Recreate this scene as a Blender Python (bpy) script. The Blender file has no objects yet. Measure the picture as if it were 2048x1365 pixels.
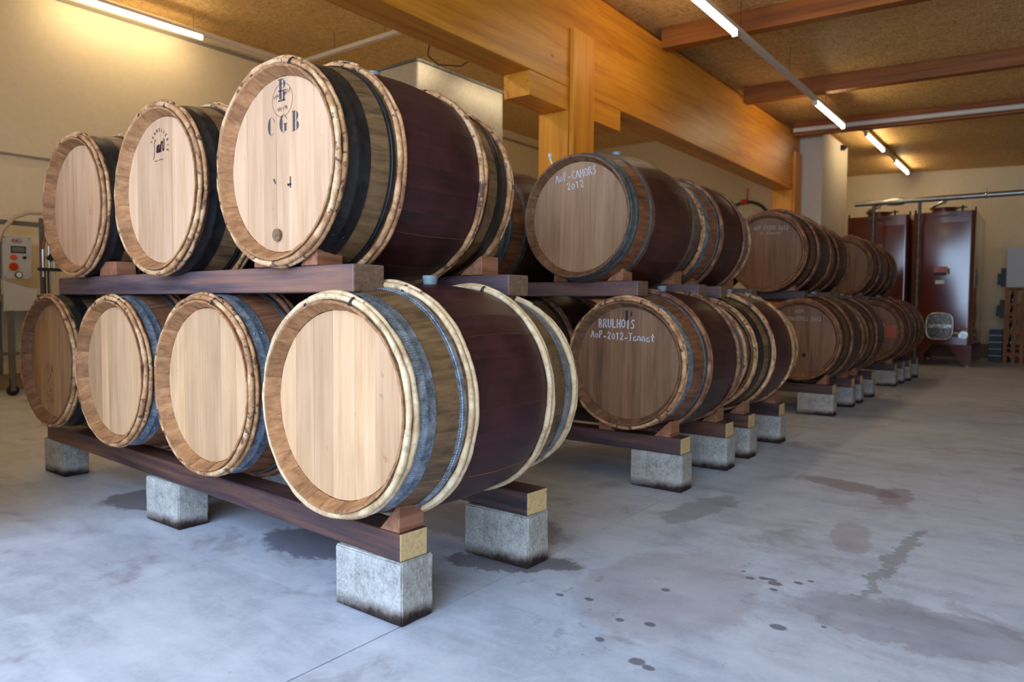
import bpy, bmesh, math, random
from mathutils import Vector, Matrix
rnd = random.Random(7)
PI = math.pi
sc = bpy.context.scene
COL = sc.collection

# ------------------------------------------------------------------ camera, world, light, exposure
F_PX, YAW, PITCH, ROLL = 1437.8, 0.64649, -0.04898, 0.00803
CAM = Vector((1.88348, -1.83348, 1.19331))
_f = Vector((-math.sin(YAW) * math.cos(PITCH), math.cos(YAW) * math.cos(PITCH), math.sin(PITCH)))
_r = Vector((math.cos(YAW), math.sin(YAW), 0)); _u = _r.cross(_f)
R_ = _r * math.cos(ROLL) + _u * math.sin(ROLL); U_ = _u * math.cos(ROLL) - _r * math.sin(ROLL)
cd = bpy.data.cameras.new('camera'); cam = bpy.data.objects.new('camera', cd); COL.objects.link(cam)
cam.matrix_world = Matrix(((R_.x, U_.x, -_f.x, CAM.x), (R_.y, U_.y, -_f.y, CAM.y), (R_.z, U_.z, -_f.z, CAM.z), (0, 0, 0, 1)))
cd.sensor_width = 36; cd.lens = F_PX / 2048 * 36; cd.clip_start = 0.05; cd.clip_end = 100
cd.dof.use_dof = True; cd.dof.focus_distance = 3.0; cd.dof.aperture_fstop = 2.8
sc.camera = cam

w = bpy.data.worlds.new('sky'); sc.world = w; w.use_nodes = True
bg = w.node_tree.nodes['Background']; bg.inputs[0].default_value = (0.50, 0.68, 1.0, 1); bg.inputs[1].default_value = 1.2

def area(name, loc, size, sizey, power, col, direction):
    l = bpy.data.lights.new(name, 'AREA'); l.shape = 'RECTANGLE'; l.size = size; l.size_y = sizey; l.energy = power; l.color = col
    o = bpy.data.objects.new(name, l); COL.objects.link(o); o.location = loc
    o.rotation_euler = Vector(direction).to_track_quat('-Z', 'Y').to_euler()
    return o
area('daylight_in_doorway', (0.9, -4.6, 2.45), 6.8, 4.1, 600, (0.54, 0.73, 1.0), (0, 1, -0.62))
TUBE_STRENGTH = 31
sc.view_settings.view_transform = 'Standard'; sc.view_settings.look = 'None'
sc.view_settings.gamma = 1; sc.view_settings.use_curve_mapping = False
sc.view_settings.exposure = 0.0

# ------------------------------------------------------------------ helpers
def lin(r, g, b):
    return tuple(((v / 255) / 12.92 if v / 255 <= .04045 else ((v / 255 + .055) / 1.055) ** 2.4) for v in (r, g, b)) + (1,)

class MB:
    """collects geometry for one mesh"""
    def __init__(s): s.v = []; s.f = []; s.m = []
    def add(s, vs, fs, mi=0):
        b = len(s.v); s.v += [tuple(v) for v in vs]; s.f += [tuple(b + i for i in f) for f in fs]; s.m += [mi] * len(fs)
    def box(s, x0, x1, y0, y1, z0, z1, mi=0):
        s.add([(x, y, z) for x in (x0, x1) for y in (y0, y1) for z in (z0, z1)],
              [(0, 1, 3, 2), (4, 6, 7, 5), (0, 4, 5, 1), (2, 3, 7, 6), (0, 2, 6, 4), (1, 5, 7, 3)], mi)
    def prism(s, prof, axis, a, b, mi=0):
        n = len(prof)
        def P(q, t):
            if axis == 'y': return (q[0], t, q[1])
            if axis == 'x': return (t, q[0], q[1])
            return (q[0], q[1], t)
        vs = [P(q, a) for q in prof] + [P(q, b) for q in prof]
        fs = [tuple(range(n)), tuple(range(2 * n - 1, n - 1, -1))] + [(i + n, (i + 1) % n + n, (i + 1) % n, i) for i in range(n)]
        s.add(vs, fs, mi)
    def tube(s, pts, rad, n=8, mi=0, closed=False, caps=True):
        pts = [Vector(p) for p in pts]; N = len(pts); rs = rad if isinstance(rad, (list, tuple)) else [rad] * N
        vs = []; prev = None
        for i, p in enumerate(pts):
            if closed: d = pts[(i + 1) % N] - pts[i - 1]
            else: d = pts[min(i + 1, N - 1)] - pts[max(i - 1, 0)]
            d.normalize()
            if prev is None:
                a = Vector((0, 0, 1)) if abs(d.z) < .9 else Vector((0, 1, 0)); prev = (a - d * a.dot(d)).normalized()
            else: prev = (prev - d * prev.dot(d)).normalized()
            q = d.cross(prev)
            vs += [p + (prev * math.cos(2 * PI * k / n) + q * math.sin(2 * PI * k / n)) * rs[i] for k in range(n)]
        fs = []
        for i in range(N if closed else N - 1):
            j = (i + 1) % N
            fs += [(i * n + k, i * n + (k + 1) % n, j * n + (k + 1) % n, j * n + k) for k in range(n)]
        if not closed and caps: fs += [tuple(range(n - 1, -1, -1)), tuple((N - 1) * n + k for k in range(n))]
        s.add(vs, fs, mi)
    def lathe(s, prof, n=32, axis='z', mi=0, c=(0, 0, 0)):
        vs = []
        for r, t in prof:
            for k in range(n):
                a = 2 * PI * k / n; x, y = r * math.cos(a), r * math.sin(a)
                p = {'z': (x, y, t), 'y': (x, t, y), 'x': (t, x, y)}[axis]
                vs.append((p[0] + c[0], p[1] + c[1], p[2] + c[2]))
        fs = [(i * n + k, i * n + (k + 1) % n, (i + 1) * n + (k + 1) % n, (i + 1) * n + k) for i in range(len(prof) - 1) for k in range(n)]
        fs += [tuple(range(n)), tuple((len(prof) - 1) * n + k for k in range(n))]
        s.add(vs, fs, mi)
    def mesh(s, name, mats, smooth=None):
        me = bpy.data.meshes.new(name); me.from_pydata(s.v, [], s.f); me.update()
        bm = bmesh.new(); bm.from_mesh(me); bmesh.ops.recalc_face_normals(bm, faces=bm.faces); bm.to_mesh(me); bm.free()
        for m in (mats if isinstance(mats, (list, tuple)) else [mats]): me.materials.append(m)
        for p, k in zip(me.polygons, s.m): p.material_index = k
        if smooth:
            me.polygons.foreach_set('use_smooth', [True] * len(me.polygons))
            try: me.set_sharp_from_angle(angle=smooth)
            except Exception: pass
        return me
def obj(name, me, parent=None, loc=(0, 0, 0), rot=(0, 0, 0), label=None, cat=None, group=None, kind=None):
    o = bpy.data.objects.new(name, me); COL.objects.link(o); o.parent = parent; o.location = loc; o.rotation_euler = rot
    if label: o['label'] = label
    if cat: o['category'] = cat
    if group: o['group'] = group
    if kind: o['kind'] = kind
    return o
def empty(name, loc, label=None, cat=None, group=None, kind=None, scale=1, rz=0):
    o = obj(name, None, None, loc, (0, 0, rz), label, cat, group, kind); o.scale = (scale,) * 3; o.empty_display_size = .1
    return o
def bevel(o, wd=.004, seg=2):
    m = o.modifiers.new('bevel', 'BEVEL'); m.width = wd; m.segments = seg; m.limit_method = 'ANGLE'; return o

# ------------------------------------------------------------------ materials
class NT:
    def __init__(s, name):
        s.mat = bpy.data.materials.new(name); s.mat.use_nodes = True; s.t = s.mat.node_tree; s.n = s.t.nodes; s.l = s.t.links
        s.b = s.n['Principled BSDF']
    def _in(s, sock, v):
        if isinstance(v, bpy.types.NodeSocket): s.l.new(v, sock)
        else: sock.default_value = v
    def node(s, typ, ins=None, **kw):
        n = s.n.new(typ)
        for k, v in kw.items(): setattr(n, k, v)
        for k, v in (ins or {}).items(): s._in(n.inputs[k], v)
        return n
    def coord(s, which='Object'): return s.node('ShaderNodeTexCoord').outputs[which]
    def rand(s): return s.node('ShaderNodeObjectInfo').outputs['Random']
    def math(s, op, a, b=0.0, c=None, clamp=False):
        n = s.node('ShaderNodeMath', operation=op, use_clamp=clamp); s._in(n.inputs[0], a); s._in(n.inputs[1], b)
        if c is not None: s._in(n.inputs[2], c)
        return n.outputs[0]
    def vmath(s, op, a, b=None):
        n = s.node('ShaderNodeVectorMath', operation=op); s._in(n.inputs[0], a)
        if b is not None: s._in(n.inputs[1], b)
        return n.outputs[1] if op in ('LENGTH', 'DISTANCE') else n.outputs[0]
    def noise(s, v, scale, detail=4, rough=.55, dist=0):
        return s.node('ShaderNodeTexNoise', {'Vector': v, 'Scale': scale, 'Detail': detail, 'Roughness': rough, 'Distortion': dist}).outputs['Fac']
    def ramp(s, f, stops, interp='LINEAR'):
        n = s.node('ShaderNodeValToRGB', {'Fac': f}); r = n.color_ramp; r.interpolation = interp
        while len(r.elements) > 1: r.elements.remove(r.elements[-1])
        r.elements[0].position = stops[0][0]; r.elements[0].color = stops[0][1]
        for p, c in stops[1:]: e = r.elements.new(p); e.color = c
        return n.outputs[0]
    def step(s, f, a, b): 
        n = s.node('ShaderNodeMapRange', {'Value': f, 'From Min': a, 'From Max': b}); n.interpolation_type = 'SMOOTHSTEP'; return n.outputs[0]
    def mix(s, f, a, b, mode='MIX'):
        n = s.node('ShaderNodeMix', data_type='RGBA', blend_type=mode); s._in(n.inputs[0], f); s._in(n.inputs[6], a); s._in(n.inputs[7], b)
        return n.outputs[2]
    def scalev(s, v, sx, sy, sz, off=None):
        m = s.node('ShaderNodeMapping', {'Vector': v, 'Scale': (sx, sy, sz)})
        if off is not None:
            return s.vmath('ADD', m.outputs[0], off)
        return m.outputs[0]
    def bump(s, h, strength=.3, dist=.002, prev=None):
        n = s.node('ShaderNodeBump', {'Height': h, 'Strength': strength, 'Distance': dist})
        if prev is not None: s.l.new(prev, n.inputs['Normal'])
        s.l.new(n.outputs[0], s.b.inputs['Normal']); return n.outputs[0]
    def out(s, col=None, rough=.6, metal=0, spec=None, coat=None):
        if col is not None: s._in(s.b.inputs['Base Color'], col)
        s._in(s.b.inputs['Roughness'], rough); s._in(s.b.inputs['Metallic'], metal)
        if spec is not None: s._in(s.b.inputs['Specular IOR Level'], spec)
        if coat: s.b.inputs['Coat Weight'].default_value = coat; s.b.inputs['Coat Roughness'].default_value = .15
        return s.mat

def m_plain(name, rgb, rough=.5, metal=0, spec=None, coat=None):
    t = NT(name); r = t.math('MULTIPLY_ADD', t.noise(t.coord(), 14, 3), .16, .92)
    return t.out(t.mix(1.0, lin(*rgb), t.node('ShaderNodeCombineColor', {0: r, 1: r, 2: r}).outputs[0], 'MULTIPLY'), rough, metal, spec, coat)

def m_wood(name, c1, c2, c3, axis=1, sc_=1.0, rough=.55, bumpst=.25, tone=.25, spec=None, knots=False, flecks=False):
    """c1 dark, c2 mid, c3 light grain running along AXIS; tone = per object brightness spread"""
    t = NT(name); r = t.rand(); off = t.node('ShaderNodeCombineXYZ', {0: t.math('MULTIPLY', r, 37.0), 1: t.math('MULTIPLY', r, 11.0), 2: t.math('MULTIPLY', r, 23.0)}).outputs[0]
    s = [22 * sc_] * 3; s[axis] = 1.6 * sc_
    v = t.scalev(t.coord(), *s, off=off)
    g = t.noise(v, 1.0, 6, .6, .6)
    s2 = [90 * sc_] * 3; s2[axis] = 4 * sc_
    g2 = t.noise(t.scalev(t.coord(), *s2, off=off), 1.0, 3, .6)
    f = t.math('ADD', t.math('MULTIPLY', g, .7), t.math('MULTIPLY', g2, .3))
    c = t.ramp(f, [(.33, lin(*c1)), (.5, lin(*c2)), (.68, lin(*c3))])
    k = t.math('MULTIPLY_ADD', t.noise(t.vmath('ADD', t.coord(), off), 2.2, 2), tone * 1.2, 1 - tone * .6)
    k = t.math('MULTIPLY', k, t.math('MULTIPLY_ADD', r, tone, 1 - tone / 2))
    c = t.mix(1.0, c, t.node('ShaderNodeCombineColor', {0: k, 1: k, 2: k}).outputs[0], 'MULTIPLY')
    if knots:
        vd = t.node('ShaderNodeTexVoronoi', {'Vector': t.scalev(t.coord(), *[2.2 if i != axis else 1.1 for i in range(3)], off=off), 'Scale': 1.0})
        kk = t.step(vd.outputs['Distance'], .05, .02)
        c = t.mix(t.math('MULTIPLY', kk, .75), c, lin(70, 38, 14))
    if flecks:
        fl = t.step(t.noise(t.scalev(t.coord(), 30, 30, 14, off=off), 1.0, 2, .5), .72, .78)
        c = t.mix(t.math('MULTIPLY', fl, .45), c, lin(150, 84, 48))
    t.bump(f, bumpst, .0015)
    return t.out(c, rough, 0, spec)

def m_stave(name, base, red, half, dark=(40, 30, 22)):
    """outer face of the staves: oak, stained by wine between the middle hoops |y| < half"""
    t = NT(name); r = t.rand(); co = t.coord()
    off = t.node('ShaderNodeCombineXYZ', {0: t.math('MULTIPLY', r, 31.0), 1: t.math('MULTIPLY', r, 17.0), 2: t.math('MULTIPLY', r, 53.0)}).outputs[0]
    g = t.noise(t.scalev(co, 30, 2.2, 30, off=off), 1.0, 6, .6, .4)
    blot = t.noise(t.scalev(co, 4, 5, 4, off=off), 1.0, 5, .65, .3)
    b1 = [max(0, int(v * .62)) for v in base]; b3 = [min(255, int(v * 1.25)) for v in base]
    nat = t.ramp(g, [(.3, lin(*b1)), (.5, lin(*base)), (.72, lin(*b3))])
    nat = t.mix(t.math('MULTIPLY', t.step(blot, .55, .75), .6), nat, lin(*dark))
    r1 = [int(v * .45) for v in red]; r3 = [min(255, int(v * 1.35)) for v in red]
    st = t.ramp(t.math('ADD', t.math('MULTIPLY', g, .4), t.math('MULTIPLY', blot, .6)), [(.3, lin(*r1)), (.5, lin(*red)), (.7, lin(*r3))])
    y = t.math('ABSOLUTE', t.node('ShaderNodeSeparateXYZ', {0: co}).outputs[1])
    y = t.math('ADD', y, t.math('MULTIPLY_ADD', blot, .02, -.01))
    m = t.step(y, half + .008, half - .004)
    c = t.mix(m, nat, st)
    k = t.math('MULTIPLY_ADD', r, .34, .83)
    c = t.mix(1.0, c, t.node('ShaderNodeCombineColor', {0: k, 1: k, 2: k}).outputs[0], 'MULTIPLY')
    t.bump(g, .3, .0012)
    return t.out(c, t.math('MULTIPLY_ADD', blot, .3, .3), 0, .4)

def m_rod(name, c1, c2, c3, dark=.5):
    t = NT(name); r = t.rand(); co = t.vmath('ADD', t.coord(), t.node('ShaderNodeCombineXYZ', {0: t.math('MULTIPLY', r, 9.0), 1: t.math('MULTIPLY', r, 5.0), 2: r}).outputs[0])
    a = t.noise(co, 9, 5, .7, .5); b = t.noise(co, 60, 4, .6); d = t.noise(co, 22, 3, .6)
    c = t.ramp(a, [(.32, lin(*c1)), (.5, lin(*c2)), (.66, lin(*c3))])
    c = t.mix(t.math('MULTIPLY', t.step(d, .56, .64), dark), c, lin(58, 34, 36))
    c = t.mix(t.math('MULTIPLY', t.step(b, .6, .75), .45), c, lin(90, 60, 40))
    t.bump(t.math('ADD', t.math('MULTIPLY', b, .4), t.math('MULTIPLY', d, .6)), .7, .004)
    return t.out(c, .7)

def m_metal(name, c1, c2, rough=.45, metal=.8, knurl=False, spec=None):
    t = NT(name); co = t.coord(); n1 = t.noise(co, 18, 5, .65, .3); n2 = t.noise(co, 90, 3, .6)
    f = t.math('ADD', t.math('MULTIPLY', n1, .65), t.math('MULTIPLY', n2, .35))
    c = t.ramp(f, [(.36, lin(*c1)), (.62, lin(*c2))])
    prev = t.bump(f, .35, .001)
    if knurl:
        x = t.node('ShaderNodeSeparateXYZ', {0: co})
        a = t.math('ARCTAN2', x.outputs[0], x.outputs[2])
        t.bump(t.math('SINE', t.math('MULTIPLY', a, 260.0)), .5, .002, prev)
    return t.out(c, t.math('MULTIPLY_ADD', n1, .3, rough - .15), metal, spec)

def m_concrete_block():
    t = NT('concrete_block'); co = t.coord(); n1 = t.noise(co, 70, 4, .7); n2 = t.noise(co, 8, 4, .6)
    c = t.ramp(t.math('ADD', t.math('MULTIPLY', n1, .5), t.math('MULTIPLY', n2, .5)), [(.3, lin(120, 116, 112)), (.5, lin(178, 174, 168)), (.7, lin(214, 210, 202))])
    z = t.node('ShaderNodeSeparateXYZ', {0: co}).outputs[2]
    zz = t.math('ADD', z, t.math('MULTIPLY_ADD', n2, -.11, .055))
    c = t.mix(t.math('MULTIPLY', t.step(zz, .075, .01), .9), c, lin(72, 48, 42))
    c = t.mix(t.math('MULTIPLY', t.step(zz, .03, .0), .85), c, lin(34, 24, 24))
    pits = t.node('ShaderNodeTexVoronoi', {'Vector': co, 'Scale': 120.0}).outputs['Distance']
    p = t.bump(pits, .35, .003); t.bump(n1, .8, .004, p)
    return t.out(c, .9, 0, .2)

def m_floor():
    t = NT('floor_concrete'); co = t.coord('Object')
    co = t.vmath('ADD', co, t.node('ShaderNodeObjectInfo').outputs['Location'])
    sx = t.node('ShaderNodeSeparateXYZ', {0: co}); flat = t.node('ShaderNodeCombineXYZ', {0: sx.outputs[0], 1: sx.outputs[1], 2: 0.0}).outputs[0]
    big = t.noise(flat, .9, 6, .62, .5); mid = t.noise(flat, 4.5, 6, .65, .4); fine = t.noise(flat, 45, 5, .7)
    streak = t.noise(t.scalev(flat, 1.2, 6, 1), 1.0, 5, .6, .8)
    f = t.math('ADD', t.math('ADD', t.math('MULTIPLY', big, .3), t.math('MULTIPLY', mid, .3)), t.math('ADD', t.math('MULTIPLY', fine, .14), t.math('MULTIPLY', streak, .26)))
    c = t.ramp(f, [(.36, lin(158, 163, 178)), (.5, lin(193, 200, 215)), (.64, lin(214, 220, 231))])
    # wine and water stains
    warp = t.noise(flat, 7, 5, .7)
    wv = t.node('ShaderNodeCombineXYZ', {0: t.math('MULTIPLY_ADD', warp, .30, -.15), 1: t.math('MULTIPLY_ADD', t.noise(flat, 9.3, 6, .75), .30, -.15), 2: 0.0}).outputs[0]
    wp = t.vmath('ADD', flat, wv)
    soft = t.math('MULTIPLY', t.step(t.noise(flat, 1.7, 5, .7, .6), .54, .68), .4)
    c = t.mix(soft, c, lin(118, 98, 104))
    wp2 = t.vmath('ADD', flat, t.vmath('MULTIPLY', wv, (.12, .12, 0)))
    def stain(x, y, rx, ry, rot, col, amt, c, edge=.1, v=wp):
        m = t.node('ShaderNodeMapping', {'Vector': v, 'Location': (x, y, 0), 'Rotation': (0, 0, rot), 'Scale': (rx, ry, 1)}, vector_type='TEXTURE')
        d = t.vmath('LENGTH', m.outputs[0])
        return t.mix(t.math('MULTIPLY', t.step(d, 1 + edge, 1 - edge), amt), c, lin(*col))
    for a in ((-1.02, .42, .34, .2, .1, (98, 92, 108), .75), (-2.45, .34, .30, .25, .6, (100, 92, 106), .75), (-.1, .80, .32, .12, .5, (92, 76, 84), .7),
              (.82, 3.35, .34, .13, -.3, (120, 92, 96), .55), (1.12, 3.25, .10, .24, .1, (120, 92, 96), .5), (1.07, 2.2, .10, .28, .2, (140, 118, 124), .4),
              (1.32, 1.95, .045, .62, -.06, (122, 116, 120), .55), (1.5, 1.2, .45, .22, .1, (128, 118, 132), .45), (-.6, 1.2, .5, .3, 0, (84, 74, 80), .5),
              (.25, 2.2, .12, .4, -.1, (110, 98, 104), .4), (.62, .95, .35, .5, 0, (150, 132, 138), .35)):
        c = stain(*a, c)
    for x, y, r in ((.85, 1.295, .02), (.80, 1.36, .013), (.90, 1.33, .024), (.935, 1.335, .02), (.957, 1.30, .03), (1.04, 1.373, .02), (1.075, 1.42, .014), (.97, 1.23, .018),
                    (1.10, .873, .032), (.805, .31, .03), (.853, .295, .022), (1.23, .98, .012), (.41, .656, .02), (.6, .565, .018), (.71, .597, .022), (.62, .375, .02), (.29, .62, .018), (.61, .94, .02)):
        c = stain(x, y, r, r * .8, 0, (78, 78, 90), .75, c, .2, wp2)
    vo = t.node('ShaderNodeTexVoronoi', {'Vector': wp, 'Scale': 9.0}); near = t.step(t.vmath('DISTANCE', flat, (.55, .75, 0)), .75, .35)
    dots = t.math('MULTIPLY', t.math('MULTIPLY', t.step(vo.outputs['Distance'], .2, .15), near), .35)
    c = t.mix(dots, c, lin(104, 98, 110))
    speck = t.step(t.noise(flat, 26, 2, .5), .74, .77)
    c = t.mix(t.math('MULTIPLY', speck, .5), c, lin(80, 76, 80))
    t.bump(t.math('ADD', fine, mid), .12, .003)
    return t.out(c, t.math('MULTIPLY_ADD', mid, .3, .34), 0, .5)

def m_osb():
    t = NT('strand_board'); co = t.coord()
    s1 = t.noise(t.scalev(co, 9, 40, 9), 1.0, 3, .6, 1.5); s2 = t.noise(t.scalev(co, 40, 9, 9), 1.0, 3, .6, 1.5); n = t.noise(co, 1.1, 3, .5)
    f = t.math('ADD', t.math('MULTIPLY', s1, .5), t.math('MULTIPLY', s2, .5))
    c = t.ramp(f, [(.36, lin(168, 124, 68)), (.5, lin(226, 184, 114)), (.62, lin(242, 208, 148))])
    k = t.math('MULTIPLY_ADD', n, .3, .85); c = t.mix(1.0, c, t.node('ShaderNodeCombineColor', {0: k, 1: k, 2: k}).outputs[0], 'MULTIPLY')
    t.bump(f, .3, .003); return t.out(c, .6, 0, .3)

M = {}
M['stave_a'] = m_stave('stave_wine_middle', (112, 84, 56), (58, 25, 29), .235)
M['stave_b'] = m_stave('stave_red_brown', (120, 76, 52), (58, 27, 27), .235)
M['stave_c'] = m_stave('stave_wide_wine_middle', (116, 70, 44), (64, 30, 25), .29)
M['stave_far'] = m_stave('stave_old_brown', (104, 66, 44), (56, 27, 24), .20)
M['chime'] = m_wood('oak_chime', (122, 78, 46), (164, 114, 72), (190, 142, 98), 1, 1.0, .7, .3, .35)
M['chime_dark'] = m_wood('oak_chime_dark', (88, 58, 38), (126, 88, 60), (150, 112, 80), 1, 1.0, .7, .3, .35)  # darker brown version of the chime oak
M['head_pale'] = m_wood('oak_head_pale', (188, 142, 102), (204, 160, 118), (216, 174, 134), 2, .8, .6, .2, .32, flecks=True)
M['head_pink'] = m_wood('oak_head_rosy', (192, 146, 110), (206, 162, 126), (217, 176, 142), 2, .8, .6, .2, .22, flecks=True)
M['head_brown'] = m_wood('oak_head_brown', (108, 76, 54), (134, 98, 70), (152, 116, 86), 2, .8, .5, .2, .22)  # oak of the second rack, partly darkened in colour for its weaker light
M['head_tan'] = m_wood('oak_head_tan', (138, 100, 66), (166, 124, 86), (184, 144, 104), 2, .8, .55, .2, .22)
M['head_mid'] = m_wood('oak_head_mid', (144, 110, 84), (166, 130, 102), (182, 146, 118), 2, .8, .36, .2, .2)  # lighter, glossier version, also partly toned down for the weaker light
M['head_dim'] = m_wood('oak_head_dim', (96, 64, 42), (122, 84, 56), (140, 100, 70), 2, .8, .5, .2, .2)  # weak light of the far racks put into the oak colour
M['rod_cream'] = m_rod('willow_cream', (168, 128, 88), (214, 182, 140), (232, 208, 172), .25)
M['rod_mottled'] = m_rod('willow_mottled_bark', (122, 76, 50), (190, 138, 92), (228, 188, 144), .8)
M['rod_pink'] = m_rod('willow_wine_stained', (82, 48, 34), (126, 80, 54), (172, 126, 88), .5)
M['galv'] = m_metal('galvanised_iron', (88, 98, 112), (170, 182, 196), .5, .75, True)
M['galv_dull'] = m_metal('dull_iron', (70, 76, 80), (118, 124, 126), .5, .7)
M['black_iron'] = m_metal('black_iron', (20, 18, 18), (44, 41, 42), .42, .2, spec=.4)
M['wire'] = m_plain('dark_wire', (42, 34, 38), .5)
M['silicone'] = m_plain('grey_silicone', (128, 142, 148), .45)
M['ink'] = m_plain('stencil_ink', (74, 68, 72), .7)
M['ink_brown'] = m_plain('burnt_ink', (96, 66, 72), .7)
M['chalk'] = m_plain('chalk', (226, 222, 232), .9)
M['chalk_faint'] = m_plain('chalk_faint', (176, 164, 158), .9)
M['cork'] = m_wood('cork_plug', (96, 66, 46), (132, 98, 72), (150, 118, 90), 1, 2, .8)
M['red_label'] = m_plain('red_label', (178, 84, 62), .5)
M['beam_stained'] = m_wood('beam_wine_stained', (40, 30, 38), (82, 58, 58), (132, 84, 60), 0, .5, .45, .35, .35)
M['beam_upper'] = m_wood('beam_wine_stained_upper', (58, 48, 58), (102, 82, 86), (156, 108, 84), 0, .5, .55, .35, .35)
M['end_pale'] = m_wood('end_grain_pale', (186, 150, 98), (212, 180, 126), (226, 196, 146), 0, 2.5, .8, .5, .1)
M['end_brown'] = m_wood('end_grain_brown', (88, 64, 48), (118, 90, 68), (140, 110, 84), 0, 2.5, .8, .6, .1)
M['wedge'] = m_wood('wedge_wood', (116, 70, 46), (156, 100, 70), (182, 128, 98), 1, .8, .6, .3, .2)
M['block'] = m_concrete_block(); M['floor'] = m_floor(); M['osb'] = m_osb()
M['glulam'] = m_wood('glulam_honey', (178, 104, 24), (214, 136, 34), (230, 160, 56), 1, .35, .42, .5, .12, knots=True)
M['rafter'] = m_wood('rafter_pine', (112, 56, 14), (156, 86, 24), (178, 110, 40), 0, .35, .5, .5, .15, knots=True)
M['post'] = m_wood('post_honey', (190, 112, 24), (224, 144, 36), (238, 168, 58), 2, .35, .42, .5, .1, knots=True)
M['plaster'] = m_plain('cream_plaster', (232, 218, 186), .9, 0, .2)
M['plaster_w'] = m_plain('white_plaster', (206, 196, 180), .9, 0, .2)
M['trim_grey'] = m_plain('grey_trim', (150, 142, 126), .7)
M['white_rail'] = m_plain('white_enamel_rail', (222, 216, 206), .4)
M['steel'] = m_metal('brushed_steel', (150, 150, 146), (172, 171, 166), .42, .45)
M['duct'] = m_metal('spiral_duct_steel', (150, 150, 145), (190, 190, 184), .35, .95)
M['chrome'] = m_metal('polished_steel', (190, 188, 184), (220, 218, 214), .22, 1)
M['door_steel'] = m_metal('manway_steel', (96, 88, 78), (128, 120, 108), .25, 1)
M['brown_enamel'] = m_plain('red_brown_enamel', (98, 34, 16), .14, 0, .6, coat=.9)
M['brown_dark'] = m_plain('dark_red_brown_enamel', (58, 22, 12), .3)
M['panel_grey'] = m_plain('pale_grey_enamel', (188, 188, 182), .4)
M['frame_grey'] = m_plain('grey_frame_metal', (112, 112, 110), .4, .4)
M['black'] = m_plain('black_plastic', (22, 24, 26), .5)
M['red'] = m_plain('red_plastic', (196, 40, 28), .35)
M['orange'] = m_plain('orange_red_plastic', (226, 84, 50), .35)
M['yellow'] = m_plain('yellow_plate', (206, 176, 60), .5)
M['lcd'] = m_plain('lcd_grey_green', (112, 122, 104), .25)
M['white'] = m_plain('white_card', (226, 224, 216), .6)
M['hose'] = m_plain('clear_hose', (196, 178, 150), .3)
M['hose_brown'] = m_plain('brown_hose', (128, 76, 52), .35)
M['hose_black'] = m_plain('dark_rubber_hose', (60, 52, 46), .5)
M['pallet'] = m_wood('crate_orange_pine', (126, 68, 30), (158, 92, 44), (178, 112, 60), 2, .8, .6, .3, .2)
M['bottle'] = m_plain('dark_green_glass', (14, 20, 16), .1, 0, .6)
M['pink'] = m_plain('pink_print', (196, 120, 112), .6)
M['green'] = m_plain('green_print', (64, 140, 62), .6)
M['blue_black'] = m_plain('blue_black_print', (28, 32, 42), .6)
t = NT('lamp_tube'); t.b.inputs['Emission Color'].default_value = (1.0, .80, .50, 1); t.b.inputs['Emission Strength'].default_value = TUBE_STRENGTH; M['tube'] = t.out((1, .95, .85, 1), .4)

# ------------------------------------------------------------------ room
ZL, ZR0 = 5.65, 4.75
def zr(x): return ZR0 - .035 * (x + 2.25)
floor = empty('floor', (0, 0, 0), kind='structure')
m = MB(); m.box(-9.7, 6, -4.4, 19.6, -.3, -.02); obj('slab_bed', m.mesh('slab_bed', m_plain('joint_dark', (62, 54, 50), .9)), floor)
gx = -.012; ycuts = [-4.4, -.012, 6.2, 12.4, 19.6]
for x0, x1 in ((-9.7, -4.9), (-4.9, gx), (gx, 6)):
    for a, b in zip(ycuts, ycuts[1:]):
        e = .0035 if x0 != gx else .0015; ey = .0012
        m = MB(); m.box(x0 + (.0035 if x0 > -9 else 0), x1 - (.0035 if x1 < 5 else 0), a + ey, b - ey, -.019, 0)
        obj('slab', m.mesh('slab', M['floor']), floor)

def structure(name, boxes, mat):
    m = MB()
    for b in boxes: m.box(*b)
    return obj(name, m.mesh(name, mat), kind='structure')
structure('wall_left', [(-9.6, -9.4, -4.4, 16.3, -.02, ZL)], M['plaster'])
structure('wall_back_left', [(-9.4, -2.9, 16.1, 16.3, -.02, ZL)], M['plaster'])
structure('wall_inner', [(-3.0, -2.9, 16.3, 19.3, -.02, ZL)], M['plaster_w'])
structure('wall_back', [(-2.9, 5.8, 19.3, 19.5, -.02, 5.2)], M['plaster'])
structure('wall_right', [(5.6, 5.8, -4.4, 19.3, -.02, 5.2)], M['plaster'])
structure('wall_front', [(-9.4, -2.6, -4.4, -4.2, -.02, ZL), (4.4, 5.6, -4.4, -4.2, -.02, 5), (-2.6, 4.4, -4.4, -4.2, 4.55, 5.65)], M['plaster'])
structure('shade_wall', [(-9.4, -2.25, -1.12, -.98, 0, 2.05)], M['plaster'])  # unseen wall, added to block daylight at the far end of the front rack
structure('pillar', [(-2.62, -1.83, 13.05, 15.1, 0, 4.66)], M['plaster_w'])
structure('ceiling_left', [(-9.6, -2.42, -4.4, 16.3, ZL, ZL + .1)], M['osb'])
m = MB(); m.prism([(-2.42, zr(-2.42)), (5.8, zr(5.8)), (5.8, zr(5.8) + .1), (-2.42, zr(-2.42) + .1)], 'y', -4.4, 19.5); obj('ceiling_right', m.mesh('ceiling_right', M['osb']), kind='structure')
structure('ceiling_link', [(-3.05, -2.42, 16.1, 19.5, 4.757, 4.86)], M['osb'])
structure('trim_1', [(-2.46, -2.42, -4.2, 16.3, 4.581, ZL)], M['rafter'])
structure('trim_2', [(-9.4, -9.37, -4.2, 16.1, 5.40, 5.45)], M['trim_grey'])
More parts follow.
